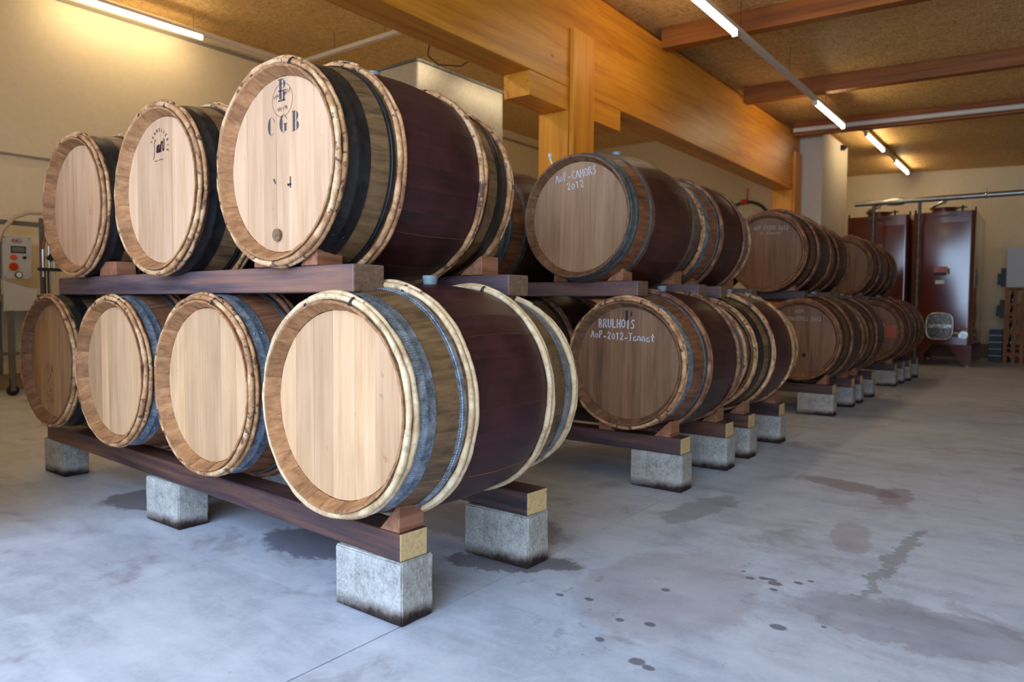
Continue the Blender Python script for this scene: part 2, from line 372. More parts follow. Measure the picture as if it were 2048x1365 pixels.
structure('trim_3', [(-9.4, -9.37, -4.2, 16.1, 3.16, 3.19)], M['trim_grey'])
structure('baseboard_left', [(-9.4, -9.38, -4.2, 16.1, 0, .22)], m_plain('skirting_dark', (150, 136, 108), .8))
structure('baseboard_back', [(-2.9, 5.6, 19.28, 19.3, 0, .35)], m_plain('skirting_dark_2', (128, 112, 88), .8))

# main beam, posts, corbels
m = MB(); m.box(-2.6, -2.25, -4.15, 13.0, 3.48, 4.58)
bevel(obj('main_beam', m.mesh('main_beam', M['glulam']), label='deep honey-coloured glulam beam running over the barrels towards the back wall', cat='beam'), .006)
def post(name_y0, y1, x0, zt, label, corb=None):
    y0 = name_y0; e = empty('timber_post', (-2.42, (y0 + y1) / 2, 0), label, 'post', 'honey timber posts under the main beam')
    m = MB(); m.box(-.2, .17, -(y1 - y0) / 2, (y1 - y0) / 2, 0, 3.24 if corb else 3.48); bevel(obj('shaft', m.mesh('shaft', M['post']), e), .005)
    m = MB(); m.box(.172, .225, -(y1 - y0) / 2 + .02, (y1 - y0) / 2, 0, zt); bevel(obj('cladding_board', m.mesh('cladding_board', M['post']), e), .004)
    if corb:
        m = MB(); m.box(-.15, .165, corb[0] - (y0 + y1) / 2, corb[1] - (y0 + y1) / 2, 3.24, 3.479); bevel(obj('corbel', m.mesh('corbel', M['glulam']), e), .004)
post(4.58, 5.02, -2.6, 4.08, 'near honey-coloured timber post with corbel, rising behind the chalked upper barrel', (3.9, 5.72))
post(12.55, 12.98, -2.6, 4.2, 'far honey-coloured timber post beside the white pillar')
for i, y in enumerate((.85, 3.8, 6.75, 9.78, 12.55)):
    m = MB(); zb = 4.49
    m.prism([(-2.25, zb), (5.6, zb - .2), (5.6, zr(5.6) - .001), (-2.25, zr(-2.25) - .001)], 'y', y, y + .16)
    lab = ['timber rafter over the front doorway end', 'timber rafter next after the doorway end', 'nearest reddish pine rafter in view, crossing behind the first lamp tube',
           'middle reddish pine rafter crossing the dark ceiling', 'far pine rafter with a white conduit along it above the white pillar'][i]
    bevel(obj('ceiling_rafter', m.mesh('rafter', M['rafter']), label=lab, cat='rafter', group='ceiling rafters'), .006)
m = MB(); m.tube([(-2.2, 12.4, 4.56), (5.5, 12.4, 4.33)], .045, 10)
obj('conduit', m.mesh('conduit', M['white_rail'], 1), label='white conduit running along the far ceiling rafter', cat='pipe')

# lamps
def lamp_rail(pts, label, tubes, axis='y'):
    """rail from p0 to p1 at height z; tubes = [(a, b)] along it"""
    x, y0, y1, z = pts
    e = empty('lamp_rail', (x, y0, z), label, 'lamp', 'fluorescent lamp rails')
    L = y1 - y0
    m = MB(); m.box(-.035, .035, 0, L, 0, .05); obj('rail', m.mesh('rail', M['white_rail']), e)
    for a, b in tubes:
        m = MB(); m.tube([(0, a - y0 + .02, -.035), (0, b - y0 - .02, -.035)], .026, 12)
        obj('lamp_tube', m.mesh('lamp_tube', M['tube'], 1), e)
        m = MB()
        for yy in (a - y0 - .01, b - y0 - .01): m.box(-.03, .03, yy, yy + .03, -.065, 0)
        obj('lamp_holder', m.mesh('lamp_holder', M['white_rail']), e)
    zt = (ZL if x < -2.5 else zr(x)) - z
    m = MB(); k = 0.6
    while k < L: m.tube([(0, k, .05), (0, k, zt)], .003, 5); k += 1.9
    if zt > .08: obj('hanging_wire', m.mesh('hanging_wire', M['wire']), e)
    return e
lamp_rail((-1.10, 2.0, 11.45, 4.30), 'long white lamp rail under the near rafters with two lit tubes', [(4.6, 6.23), (9.62, 11.38)])
lamp_rail((-4.3, -3.5, 15.0, 4.6), 'white fill lamp rail added out of sight beyond the glulam beam', [(-3, -1.2), (-.6, 1.2), (1.8, 3.6), (4.2, 6.0), (6.6, 8.4), (9, 10.8), (11.4, 13.2)])  # unseen rail, added to brighten the left bay
lamp_rail((-1.19, 13.3, 19.0, 4.62), 'far white lamp rail close under the ceiling with two lit tubes', [(13.66, 15.4), (16.8, 18.6)])
lamp_rail((-8.86, -4.0, 6.0, 5.35), 'white lamp rail with a lit tube beside the cream wall', [(-3.4, -1.4), (2.3, 4.34)])
e = empty('cable_duct', (-8.8, 5.97, 5.30), 'white cross rail hanging under the ceiling beyond the steel tank', 'rail')
m = MB(); m.box(0, 6.1, -.035, .035, 0, .06); obj('rail', m.mesh('cross_rail', M['white_rail']), e)
m = MB()
for k in (1.1, 2.3, 3.4, 4.4): m.tube([(k, 0, .06), (k, 0, .35)], .003, 5)
obj('hanging_wire', m.mesh('cross_wire', M['wire']), e)

# ------------------------------------------------------------------ barrels
L0, R1, RB, RH, NST = 1.09, .392, .466, .355, 30
def rad(s):
    u = abs(2 * s / L0 - 1); return RB - (RB - R1) * u ** 1.7
def stave_mesh(var, mo, mi_):
    m = MB(); n = 20; ss = sorted(set([0, .052, L0 - .052, L0] + [L0 * i / n for i in range(1, n)]))
    ss = [s for s in ss if not (0 < abs(s - .052) < .02)]
    half = PI / NST * .9965; rr = random.Random(var); dz = rr.uniform(-.0012, .0012); dt = rr.uniform(-.003, .003)
    V = []
    for s in ss:
        ro = rad(s) + dz
        ri = (rad(s) - .009 + dt * .5) if s in (0, L0) else (RH + .002 + dt * .7 if s in (.052, L0 - .052) else rad(s) - .034)
        V.append([(math.sin(a) * ro, s - L0 / 2, math.cos(a) * ro) for a in (-half, 0, half)] + [(math.sin(a) * ri, s - L0 / 2, math.cos(a) * ri) for a in (half, -half)])
    vs = [v for q in V for v in q]; fo, fi = [], []
    for i in range(len(V) - 1):
        a, b = i * 5, i * 5 + 5
        fo += [(a, b, b + 1, a + 1), (a + 1, b + 1, b + 2, a + 2)]
        fi += [(a + 2, b + 2, b + 3, a + 3), (a + 3, b + 3, b + 4, a + 4), (a + 4, b + 4, b, a)]
    fi += [(0, 1, 2, 3, 4), tuple(len(vs) - 5 + k for k in (4, 3, 2, 1, 0))]
    b0 = len(m.v); m.add(vs, fo, 0); m.f += fi; m.m += [1] * len(fi)
    return m.mesh('stave', [mo, mi_], .6)
def board_meshes(seed, mat):
    r = random.Random(seed); xs = [-RH]
    while xs[-1] < RH - .05: xs.append(xs[-1] + r.uniform(.062, .125))
    xs[-1] = RH; out = []
    for a, b in zip(xs, xs[1:]):
        a2, b2 = a + .0003, b - .0003; top = [(b2 - (b2 - a2) * i / 10) for i in range(11)]
        prof = [(x, math.sqrt(max(RH * RH - x * x, 0))) for x in top] + [(x, -math.sqrt(max(RH * RH - x * x, 0))) for x in reversed(top)]
        prof = [p for i, p in enumerate(prof) if i == 0 or (abs(p[0] - prof[i - 1][0]) + abs(p[1] - prof[i - 1][1])) > 1e-5]
        if abs(prof[0][0] - prof[-1][0]) + abs(prof[0][1] - prof[-1][1]) < 1e-5: prof.pop()
        y = r.uniform(-.0006, .0006); m = MB(); m.prism(prof, 'y', y, y + .024); out.append(m.mesh('head_board', mat))
    return out
HOOP = {}
def hoop_mesh(kind, s0, s1, mat):
    key = (kind, round(s0, 4), round(s1, 4), mat.name)
    if key in HOOP: return HOOP[key]
    m = MB(); n = 96
    if kind == 'band':
        w_ = s1 - s0; q = [(0, .0005), (0, .0032), (.08, .0035), (.3, .0035), (.36, .0056), (.48, .0056), (.54, .0035), (.92, .0035), (1, .0032), (1, .0005)]
        prof = [(rad(s0 + w_ * u) + h, s0 + w_ * u - L0 / 2) for u, h in q]
        vs = [(r_ * math.sin(2 * PI * k / n), y, r_ * math.cos(2 * PI * k / n)) for r_, y in prof for k in range(n)]; P = len(prof)
        m.add(vs, [(i * n + k, i * n + (k + 1) % n, ((i + 1) % P) * n + (k + 1) % n, ((i + 1) % P) * n + k) for i in range(P) for k in range(n)])
        # two rivets on the lap
        for u in (.25, .75):
            a = 2.2; s_ = s0 + w_ * u; r_ = rad(s_) + .004
            m.lathe([(.006, 0), (.004, .003)], 8, 'z', 0, (0, 0, 0))
            k0 = len(m.v) - 16
            for i in range(k0, len(m.v)):
                x, y, z = m.v[i]; z += r_; m.v[i] = (x * math.cos(a) + z * math.sin(a), y + s_ - L0 / 2, -x * math.sin(a) + z * math.cos(a))
    else:
        sm = (s0 + s1) / 2; hr = (s1 - s0) / 2; r = random.Random(int(sm * 10000)); ph = [r.uniform(0, 6.28) for _ in range(6)]; n = 132
        for seg in [0]:
            pts = []; rs = []
            for k in range(n):
                a = 2 * PI * k / n; wob = .0022 * math.sin(3 * a + ph[0]) + .0014 * math.sin(7 * a + ph[1]) + .0009 * math.sin(17 * a + ph[2])
                rr_ = hr * (1 + .10 * math.sin(2 * a + ph[3]) + .07 * math.sin(9 * a + ph[4]) + .06 * math.sin(23 * a + ph[5]) + r.uniform(-.05, .05))
                R_c = rad(sm) + hr * .80 + .0012 * math.sin(5 * a + ph[1])
                pts.append((math.sin(a) * R_c, sm - L0 / 2 + wob, math.cos(a) * R_c)); rs.append(rr_)
            m.tube(pts, rs, 8, 0, True)
    HOOP[key] = m.mesh('hoop', mat, 1.0 if kind != 'band' else .5); return HOOP[key]
def arc_rod(s, a0, a1, r0, mat, lift=.8):
    m = MB(); n = 26; pts = []; rs = []
    for i in range(n):
        u = i / (n - 1); a = a0 + (a1 - a0) * u; R_c = rad(s) + .012 * lift + .013
        pts.append((math.sin(a) * R_c, s - L0 / 2 + .004 * math.sin(5 * u), math.cos(a) * R_c)); rs.append(r0 * (.35 + .65 * math.sin(PI * min(max(u * 1.0, .12), .88)) ** .5) * (1 + .1 * math.sin(11 * u)))
    m.tube(pts, rs, 7); return m.mesh('splice', mat, 1.0)
TIES = {}
def tie_mesh(s0, s1, a):
    k = (round(s0, 3), round(s1, 3), round(a, 2))
    if k in TIES: return TIES[k]
    m = MB()
    for q, da in enumerate((-.006, .002, .010)):
        pts = []; n = 11; hw = (s1 - s0) / 2 + .003; sm = (s0 + s1) / 2
        for i in range(n):
            u = -1 + 2 * i / (n - 1); s = min(max(sm + hw * u, -.004), L0 + .004); h = .027 * (1 - abs(u) ** 4) - .002
            aa = a + da + .012 * u * (1 if q == 1 else -.4); R_c = rad(min(max(s, 0), L0)) + h
            pts.append((math.sin(aa) * R_c, s - L0 / 2, math.cos(aa) * R_c))
        m.tube(pts, .0021, 5)
    TIES[k] = m.mesh('tie', M['wire'], 1.0); return TIES[k]
def mirrored(h): return [(k, s0, s1, m_) for k, s0, s1, m_ in h] + [(k, L0 - s1, L0 - s0, m_) for k, s0, s1, m_ in h]
def rods(s, mt): return [('rod', s, s + .025, mt), ('rod', s + .024, s + .048, mt)]
STYLE = {
 'galv': dict(st='stave_a', h=mirrored(rods(.002, 'rod_cream') + [('band', .060, .128, 'galv'), ('band', .232, .262, 'galv')] + rods(.268, 'rod_cream'))),
 'galv_mottled': dict(st='stave_b', h=mirrored(rods(.002, 'rod_mottled') + [('band', .060, .128, 'galv'), ('band', .238, .262, 'galv_dull')] + rods(.268, 'rod_pink'))),
 'black': dict(st='stave_a', h=mirrored(rods(.002, 'rod_mottled') + [('band', .060, .150, 'black_iron'), ('band', .236, .264, 'black_iron')] + rods(.268, 'rod_mottled'))),
 'iron': dict(st='stave_c', h=mirrored([('band', .002, .046, 'galv_dull'), ('band', .052, .088, 'galv_dull'), ('band', .200, .232, 'galv_dull')])),
 'pinkrod': dict(st='stave_b', h=mirrored(rods(.002, 'rod_mottled') + [('band', .060, .115, 'galv'), ('band', .235, .262, 'galv_dull')] + rods(.268, 'rod_pink'))),
 'far': dict(st='stave_far', h=mirrored(rods(.002, 'rod_pink') + [('band', .060, .130, 'black_iron'), ('band', .235, .265, 'black_iron')] + rods(.270, 'rod_pink'))),
}
STM = {}; BDM = {}
def barrel(xc, zc, yf, s, style, head, label, roll=0, ties=(), splices=True, chime='chime', bung=True, group=None, rz=0):
    S = STYLE[style]; h_ = L0 * s / 2; e = empty('wine_barrel', (xc - math.sin(rz) * h_, yf + math.cos(rz) * h_, zc - RB * s), label, 'barrel', group, scale=s, rz=rz)
    c = (0, 0, RB)
    k = (S['st'], chime)
    if k not in STM: STM[k] = [stave_mesh(v, M[S['st']], M[chime]) for v in range(5)]
    r = random.Random(hash(round(xc * 100 + zc * 1000 + yf * 10)) & 0xffff)
    for i in range(NST): obj('stave', r.choice(STM[k]), e, c, (0, roll + 2 * PI * i / NST, 0))
    sd = r.randrange(4); k = (sd, head)
    if k not in BDM: BDM[k] = board_meshes(sd + 3, M[head])
    for bm_ in BDM[k]: obj('head_board', bm_, e, (0, -L0 / 2 + .052, RB))
    m = MB(); m.lathe([(RH, L0 / 2 - .09), (RH, L0 / 2 - .052)], 48, 'y')
    if 'backhead' not in BDM: BDM['backhead'] = m.mesh('back_head', M['head_tan'])
    obj('back_head', BDM['backhead'], e, c)
    for kind, s0, s1, mt in S['h']:
        o = obj('iron_hoop' if kind == 'band' else 'willow_hoop', hoop_mesh(kind, s0, s1, M[mt]), e, c, (0, r.uniform(0, 6.28), 0))
    if ties is not None and any(k_ == 'rod' for k_, *_ in S['h']):
        rodm = [mt for k_, s0, s1, mt in S['h'] if k_ == 'rod']
        for j, (a, b) in enumerate(((.002, .054), (.268, .320), (L0 - .32, L0 - .268), (L0 - .054, L0 - .002))):
            for an in (-.34 + .05 * j, .30 - .04 * j): obj('tie', tie_mesh(a, b, an), e, c)
            if splices: obj('splice', arc_rod((a + b) / 2, -.55, .42, .0092, M[rodm[min(j, 1) * 2]]), e, c)
    if bung:
        if 'bung' not in BDM:
            m = MB(); m.lathe([(.026, -.01), (.033, .03), (.033, .036), (.029, .038), (.027, .034)], 20); BDM['bung'] = m.mesh('bung', M['silicone'], .6)
        obj('bung', BDM['bung'], e, (0, 0, RB * 2 - .002))
    return e
FRONT = -L0 / 2 + .052 - .0016      # plane just proud of the head boards

G_A1, G_A2 = 'barrels on the lower tier of the front rack', 'barrels on the upper tier of the front rack'
b_L4 = barrel(-.236, .817, -.145, 1.0, 'galv', 'head_pale', 'large oak barrel nearest the camera, blank pale head, cream willow and grey ridged iron hoops', .02, rz=.008)
b_L3 = barrel(-1.228, .816, -.088, 1.0, 'galv_mottled', 'head_pale', 'lower front oak barrel with bark-mottled willow rim and blue-grey hoop, beside the nearest barrel', .1, rz=0)
b_L2 = barrel(-2.225, .816, -.049, .99, 'galv_mottled', 'head_pale', 'lower front oak barrel with grey hoop, between the mottled-rim barrel and the shaded end barrel', .05, rz=0)
b_L1 = barrel(-3.19, .818, .0, 1.0, 'black', 'head_tan', 'shaded lower barrel with scuffed brown head at the far end of the front rack', .08, chime='chime_dark', rz=0)
b_U1 = barrel(-2.764, 1.764, .0, 1.0, 'black', 'head_pink', 'upper front barrel with blank rosy head and black hoop, nearest the control panel', .03, rz=0)
b_U2 = barrel(-1.64, 1.747, -.075, 1.0, 'black', 'head_pink', 'upper front barrel with a small curved cooper stamp on its pale head', .07, rz=0)
b_U3 = barrel(-.669, 1.763, -.078, 1.0, 'black', 'head_pink', 'upper front barrel stencilled C G B with a wooden plug low in its head', .0, rz=0)
b_BR = barrel(-.338, .825, 2.3, 1.03, 'pinkrod', 'head_brown', 'lower barrel chalked BRULHOIS AOP 2012 Tannat on a brown head', .02, chime='chime_dark')
barrel(-1.36, .825, 2.3, 1.03, 'far', 'head_brown', 'dark lower barrel behind the nearest barrel, left neighbour of the one chalked BRULHOIS', .06, chime='chime_dark')
b_CA = barrel(-.655, 1.783, 2.2, 1.02, 'iron', 'head_mid', 'upper barrel chalked AOP CAHORS 2012 with plain iron hoops', .02, chime='chime_dark')
barrel(-1.62, 1.775, 2.16, 1.02, 'iron', 'head_brown', 'upper wine-red barrel half hidden between the C G B barrel and the one chalked CAHORS', .06, chime='chime_dark')
barrel(-.322, .83, 3.55, 1.03, 'black', 'head_brown', 'lower barrel with willow and black hoops directly behind the one chalked BRULHOIS', .04, chime='chime_dark')
barrel(-.74, 1.785, 3.5, 1.03, 'galv_mottled', 'head_tan', 'upper barrel with speckled grey hoops directly behind the one chalked CAHORS', .04, chime='chime_dark')
b_FI = barrel(-.756, 1.825, 6.4, 1.08, 'far', 'head_dim', 'upper barrel chalked AOP FITOU 2012 on a tan head', .0, chime='chime_dark')
b_CO = barrel(-.382, .845, 6.42, 1.08, 'far', 'head_dim', 'lower barrel with a dark hole and a dark streak on its head', .0, chime='chime_dark')
barrel(-1.44, .845, 6.42, 1.08, 'far', 'head_dim', 'dark lower barrel inside the third rack beside the one with the dark streak', .0, chime='chime_dark')
barrel(-1.82, 1.825, 6.4, 1.08, 'far', 'head_dim', 'dark upper barrel inside the third rack beside the one chalked FITOU', .0, chime='chime_dark')
barrel(-.845, 1.825, 7.72, 1.08, 'far', 'head_dim', 'upper barrel directly behind the one chalked FITOU', .03, chime='chime_dark')
barrel(-.37, .845, 7.72, 1.08, 'far', 'head_dim', 'lower barrel directly behind the one with the dark streak', .03, chime='chime_dark')
barrel(-.80, 1.83, 10.15, 1.09, 'far', 'head_dim', 'upper barrel with plain golden head on the last rack', .0, chime='chime_dark')
b_D = barrel(-.37, .85, 10.2, 1.10, 'far', 'head_dim', 'lower barrel with a red rectangular label on the last rack', .0, chime='chime_dark')
barrel(-.86, 1.83, 11.45, 1.09, 'far', 'head_dim', 'rearmost upper barrel, in front of the red-brown tanks', .03, chime='chime_dark')
barrel(-.42, .85, 11.5, 1.10, 'far', 'head_dim', 'rearmost lower barrel, in front of the red-brown tanks', .03, chime='chime_dark')

# --- writing on the heads (stroke lettering drawn as thin flat ribbons)
G = {'A': [[(0, 0), (.5, 1), (1, 0)], [(.2, .4), (.8, .4)]], 'O': [[(.5, 0), (.1, .25), (.1, .75), (.5, 1), (.9, .75), (.9, .25), (.5, 0)]],
 'o': [[(.5, 0), (.15, .2), (.2, .5), (.5, .62), (.85, .45), (.85, .15), (.5, 0)]], 'P': [[(.1, 0), (.1, 1), (.7, .95), (.8, .7), (.6, .5), (.1, .48)]],
 '-': [[(.1, .3), (.8, .3)]], 'C': [[(.9, .9), (.5, 1), (.12, .7), (.12, .25), (.5, 0), (.9, .05)]], 'H': [[(.1, 0), (.1, 1)], [(.9, 0), (.9, 1)], [(.1, .5), (.9, .5)]],
 'R': [[(.1, 0), (.1, 1), (.7, .95), (.8, .7), (.6, .5), (.1, .48)], [(.5, .48), (.95, 0)]], 'S': [[(.9, .95), (.45, 1), (.2, .75), (.5, .55), (.85, .3), (.6, .02), (.1, .05)]],
 '2': [[(.1, .75), (.4, 1), (.8, .85), (.75, .55), (.1, .02), (.9, .05)]], '0': [[(.5, 0), (.15, .3), (.2, .65), (.55, .8), (.88, .5), (.8, .15), (.5, 0)]],
 '1': [[(.2, .75), (.55, 1), (.5, 0)]], '5': [[(.85, 1), (.25, 1), (.2, .55), (.6, .6), (.85, .3), (.5, 0), (.1, .1)]],
 'B': [[(.1, 0), (.1, 1), (.65, .95), (.7, .65), (.2, .52), (.75, .42), (.85, .12), (.4, 0), (.1, 0)]], 'U': [[(.1, 1), (.12, .2), (.5, 0), (.85, .2), (.9, 1)]], 'L': [[(.15, 1), (.15, 0), (.85, .02)]],
 'I': [[(.5, 0), (.5, 1)]], 'T': [[(.05, 1), (.95, .98)], [(.5, 1), (.5, 0)]], 'F': [[(.1, 0), (.1, 1), (.85, 1)], [(.1, .55), (.65, .55)]], 'E': [[(.85, 0), (.1, 0), (.1, 1), (.85, 1)], [(.1, .52), (.65, .52)]],
 'a': [[(.85, .55), (.4, .6), (.1, .3), (.3, 0), (.7, .1), (.85, .55), (.85, 0)]], 'n': [[(.1, 0), (.12, .55)], [(.12, .4), (.5, .6), (.82, .45), (.85, 0)]], 't': [[(.5, 1), (.45, .1), (.85, .05)], [(.15, .62), (.9, .66)]],
 'h': [[(.15, 0), (.15, 1)], [(.15, .4), (.5, .6), (.8, .4), (.85, 0)]], 'l': [[(.4, 1), (.4, .1), (.7, 0)]], 'm': [[(.05, 0), (.05, .55)], [(.05, .45), (.3, .6), (.48, .4), (.5, 0)], [(.5, .45), (.75, .6), (.92, .4), (.95, 0)]],
 'e': [[(.1, .3), (.85, .35), (.6, .6), (.2, .5), (.1, .15), (.4, 0), (.8, .1)]], 'r': [[(.15, 0), (.15, .55)], [(.15, .4), (.5, .6), (.75, .52)]], 'd': [[(.8, 1), (.8, 0)], [(.8, .5), (.4, .6), (.1, .3), (.3, 0), (.8, .1)]],
 '.': [[(.4, 0), (.5, .06)]], 'N': [[(.1, 0), (.1, 1), (.9, 0), (.9, 1)]], 'D': [[(.1, 0), (.1, 1), (.6, .95), (.9, .5), (.6, .05), (.1, 0)]], "'": [[(.5, 1), (.4, .75)]], ' ': [],
 'Y': [[(.05, 1), (.5, .5), (.95, 1)], [(.5, .5), (.5, 0)]], 'V': [[(.05, 1), (.5, 0), (.95, 1)]], 'G': [[(.9, .9), (.5, 1), (.12, .7), (.12, .25), (.5, 0), (.9, .1), (.9, .45), (.6, .45)]]}
def ribbon(m, pts, wd, y, T):
    for (x0, z0), (x1, z1) in zip(pts, pts[1:]):
        a = Vector(T(x0, z0)); b = Vector(T(x1, z1)); d = b - a
        if d.length < 1e-6: continue
        d.normalize(); n = Vector((-d.y, d.x)) * wd / 2; a = a - d * wd * .3; b = b + d * wd * .3
        m.add([(a.x + n.x, y, a.y + n.y), (a.x - n.x, y, a.y - n.y), (b.x - n.x, y, b.y - n.y), (b.x + n.x, y, b.y + n.y)], [(0, 1, 2, 3)])
def write(parent, name, lines, mat, zc=RB, label=None, jitter=.0015):
    m = MB(); r = random.Random(5)
    for text, x0, z0, x1, z1, h, wd in lines:
        n = len(text); tot = math.hypot(x1 - x0, z1 - z0); ca, sa = (x1 - x0) / tot, (z1 - z0) / tot; adv = tot / n
        for i, ch in enumerate(text):
            ox, oz = x0 + ca * adv * i, z0 + sa * adv * i; cw = adv * .78; jz = r.uniform(-jitter, jitter) * 2
            for st in G.get(ch, []):
                ribbon(m, st, wd, FRONT - .0001 * (i % 3), lambda u, v: (ox + ca * cw * u - sa * h * v, oz + sa * cw * u + ca * h * v + jz + zc))
    return obj(name, m.mesh(name, mat), parent, label=label)
write(b_CA, 'chalk_writing', [('AoP-CAHORS', -.180, .236, .135, .268, .050, .0055), ('2012', -.09, .178, .045, .196, .048, .0055)], M['chalk'], label='white chalk words AOP-CAHORS 2012')
write(b_BR, 'chalk_writing', [('BRULHOIS', -.205, .222, .060, .222, .052, .0062), ('AoP-2012-Tannat', -.262, .155, .195, .140, .046, .0058)], M['chalk'], label='white chalk words BRULHOIS AOP-2012-Tannat')
write(b_FI, 'chalk_writing', [('AOP FITOU 2012', -.14, .235, .215, .225, .045, .006), ('Ch. Almerand', -.075, .185, .14, .185, .032, .004)], M['chalk_faint'], label='faint chalk words AOP FITOU 2012')
write(b_CO, 'chalk_writing', [('AOP', -.05, .275, .05, .275, .035, .005), ('CORBIERES 2012', -.15, .195, .215, .195, .038, .005)], M['chalk_faint'], label='faint chalk writing')
# C G B stencil
def crescent(m, cx, cz, rx, rz, a0, a1, th, y, side=1):
    n = 14; o, i_ = [], []
    for k in range(n + 1):
        a = math.radians(a0 + (a1 - a0) * k / n); u = math.sin(PI * k / n)
        o.append((cx + rx * math.cos(a), y, cz + rz * math.sin(a))); i_.append((cx + (rx - th * u - .0012) * math.cos(a), y, cz + (rz - .0012) * math.sin(a)))
    for k in range(n): m.add([o[k], o[k + 1], i_[k + 1], i_[k]], [(0, 1, 2, 3)])
def quad(m, x0, z0, x1, z1, y, sk=0): m.add([(x0, y, z0), (x1, y, z0), (x1 + sk, y, z1), (x0 + sk, y, z1)], [(0, 1, 2, 3)])
Y = FRONT
m = MB(); Z = RB + .165
crescent(m, -.070, Z, .024, .037, 75, 285, .016, Y); crescent(m, -.070, Z, .024, .037, -50, -80, .001, Y); crescent(m, -.068, Z + .004, .022, .033, 15, 75, .002, Y)
obj('stencil_letter', m.mesh('stencil', M['ink']), b_U3, label='dark stencilled letter C')
m = MB(); crescent(m, .012, Z + .002, .026, .037, 78, 282, .017, Y); quad(m, .018, Z - .030, .031, Z - .002, Y); quad(m, .012, Z - .002, .036, Z + .001, Y); crescent(m, .014, Z + .004, .022, .032, 20, 78, .002, Y)
obj('stencil_letter', m.mesh('stencil', M['ink']), b_U3, label='dark stencilled letter G')
m = MB(); quad(m, .074, Z - .036, .088, Z + .040, Y); crescent(m, .092, Z + .021, .017, .018, -85, 85, .011, Y); crescent(m, .092, Z - .017, .021, .019, -85, 85, .014, Y)
quad(m, .068, Z - .038, .090, Z - .036, Y); quad(m, .068, Z + .040, .090, Z + .042, Y)
obj('stencil_letter', m.mesh('stencil', M['ink']), b_U3, label='dark stencilled letter B')
m = MB(); m.add([(-.062, Y, RB - .052), (-.050, Y, RB - .052), (-.040, Y, RB - .072), (-.047, Y, RB - .074)], [(0, 1, 2, 3)])
obj('stencil_letter', m.mesh('stencil', M['ink']), b_U3, label='worn scrap of a stencilled N')
m = MB(); quad(m, .052, RB - .098, .059, RB - .052, Y); quad(m, .036, RB - .086, .062, RB - .080, Y); quad(m, .038, RB - .090, .046, RB - .080, Y)
obj('stencil_letter', m.mesh('stencil', M['ink']), b_U3, label='worn stencilled figure 4')
# round cooperage stamp with a double-barred P
m = MB(); cx, cz = .006, RB + .262
for k in range(48):
    a, b = 2 * PI * k / 48, 2 * PI * (k + 1) / 48
    m.add([(cx + q * math.cos(t_), Y, cz + q * math.sin(t_)) for q, t_ in ((.068, a), (.068, b), (.0665, b), (.0665, a))], [(0, 1, 2, 3)])
quad(m, cx - .020, cz + .005, cx - .006, cz + .082, Y); quad(m, cx + .004, cz - .002, cx + .014, cz + .035, Y); crescent(m, cx + .002, cz + .064, .016, .018, -85, 85, .010, Y)
quad(m, cx - .028, cz - .004, cx + .018, cz + .002, Y); quad(m, cx - .028, cz + .082, cx + .004, cz + .086, Y); quad(m, cx - .028, cz + .036, cx + .024, cz + .040, Y)
obj('round_stamp', m.mesh('round_stamp', M['ink']), b_U3, label='round cooper stamp with a heavy letter P')
write(b_U3, 'stamp_text', [('TON', -.052, .268, -.014, .278, .012, .0016), ('NATIF', .018, .276, .066, .292, .013, .0018), ("COTE D'OR", -.026, .218, .040, .226, .012, .0016)], M['ink'], label='small stamped words round the stamp')
m = MB(); m.lathe([(.026, -.012), (.025, 0), (.023, .03)], 20, 'y', 0, (-.027, FRONT, RB - .285)); obj('plug', m.mesh('plug', M['cork'], .6), b_U3, label='round wooden plug')
# curved cooper stamp on the second upper barrel
m = MB()
scr = [[(.95, .98), (.6, 1.02), (.35, .75), (.42, .3), (.3, -.15), (.0, -.5)], [(1.5, .55), (1.15, .45), (1.05, .05), (1.35, -.02), (1.5, .55), (1.55, -.02)], [(1.8, .6), (1.8, .05), (2.05, -.02), (2.2, .55), (2.22, .0)],
       [(2.45, .0), (2.5, .7), (2.8, .75), (2.9, .5)], [(3.0, .8), (2.95, .2), (3.2, .02), (3.45, .3), (3.5, .95), (3.42, .1)]]
for st in scr: ribbon(m, st, .0042, FRONT, lambda u, v: (-.088 + u * .030, RB + .190 + v * .062))
for st in scr[1:]: ribbon(m, st, .0058, FRONT, lambda u, v: (-.087 + u * .030, RB + .190 + v * .062))
for i, ch in enumerate('TONNELLERIE'):
    a = math.radians(158 - i * 17.5); ca, sa = math.sin(a), -math.cos(a); ox, oz = -.028 + .074 * math.cos(a), RB + .215 + .076 * math.sin(a)
    for st in G[ch]: ribbon(m, st, .0028, FRONT, lambda u, v: (ox + ca * .010 * (u - .5) + math.cos(a) * .014 * v, oz + sa * .010 * (u - .5) + math.sin(a) * .014 * v))
quad(m, -.078, RB + .148, -.052, RB + .151, Y); quad(m, -.046, RB + .149, -.034, RB + .152, Y); quad(m, -.028, RB + .150, .006, RB + .154, Y)
obj('cooper_stamp', m.mesh('cooper_stamp', M['ink_brown']), b_U2, label='burnt cooper stamp with a script name under a curved word')
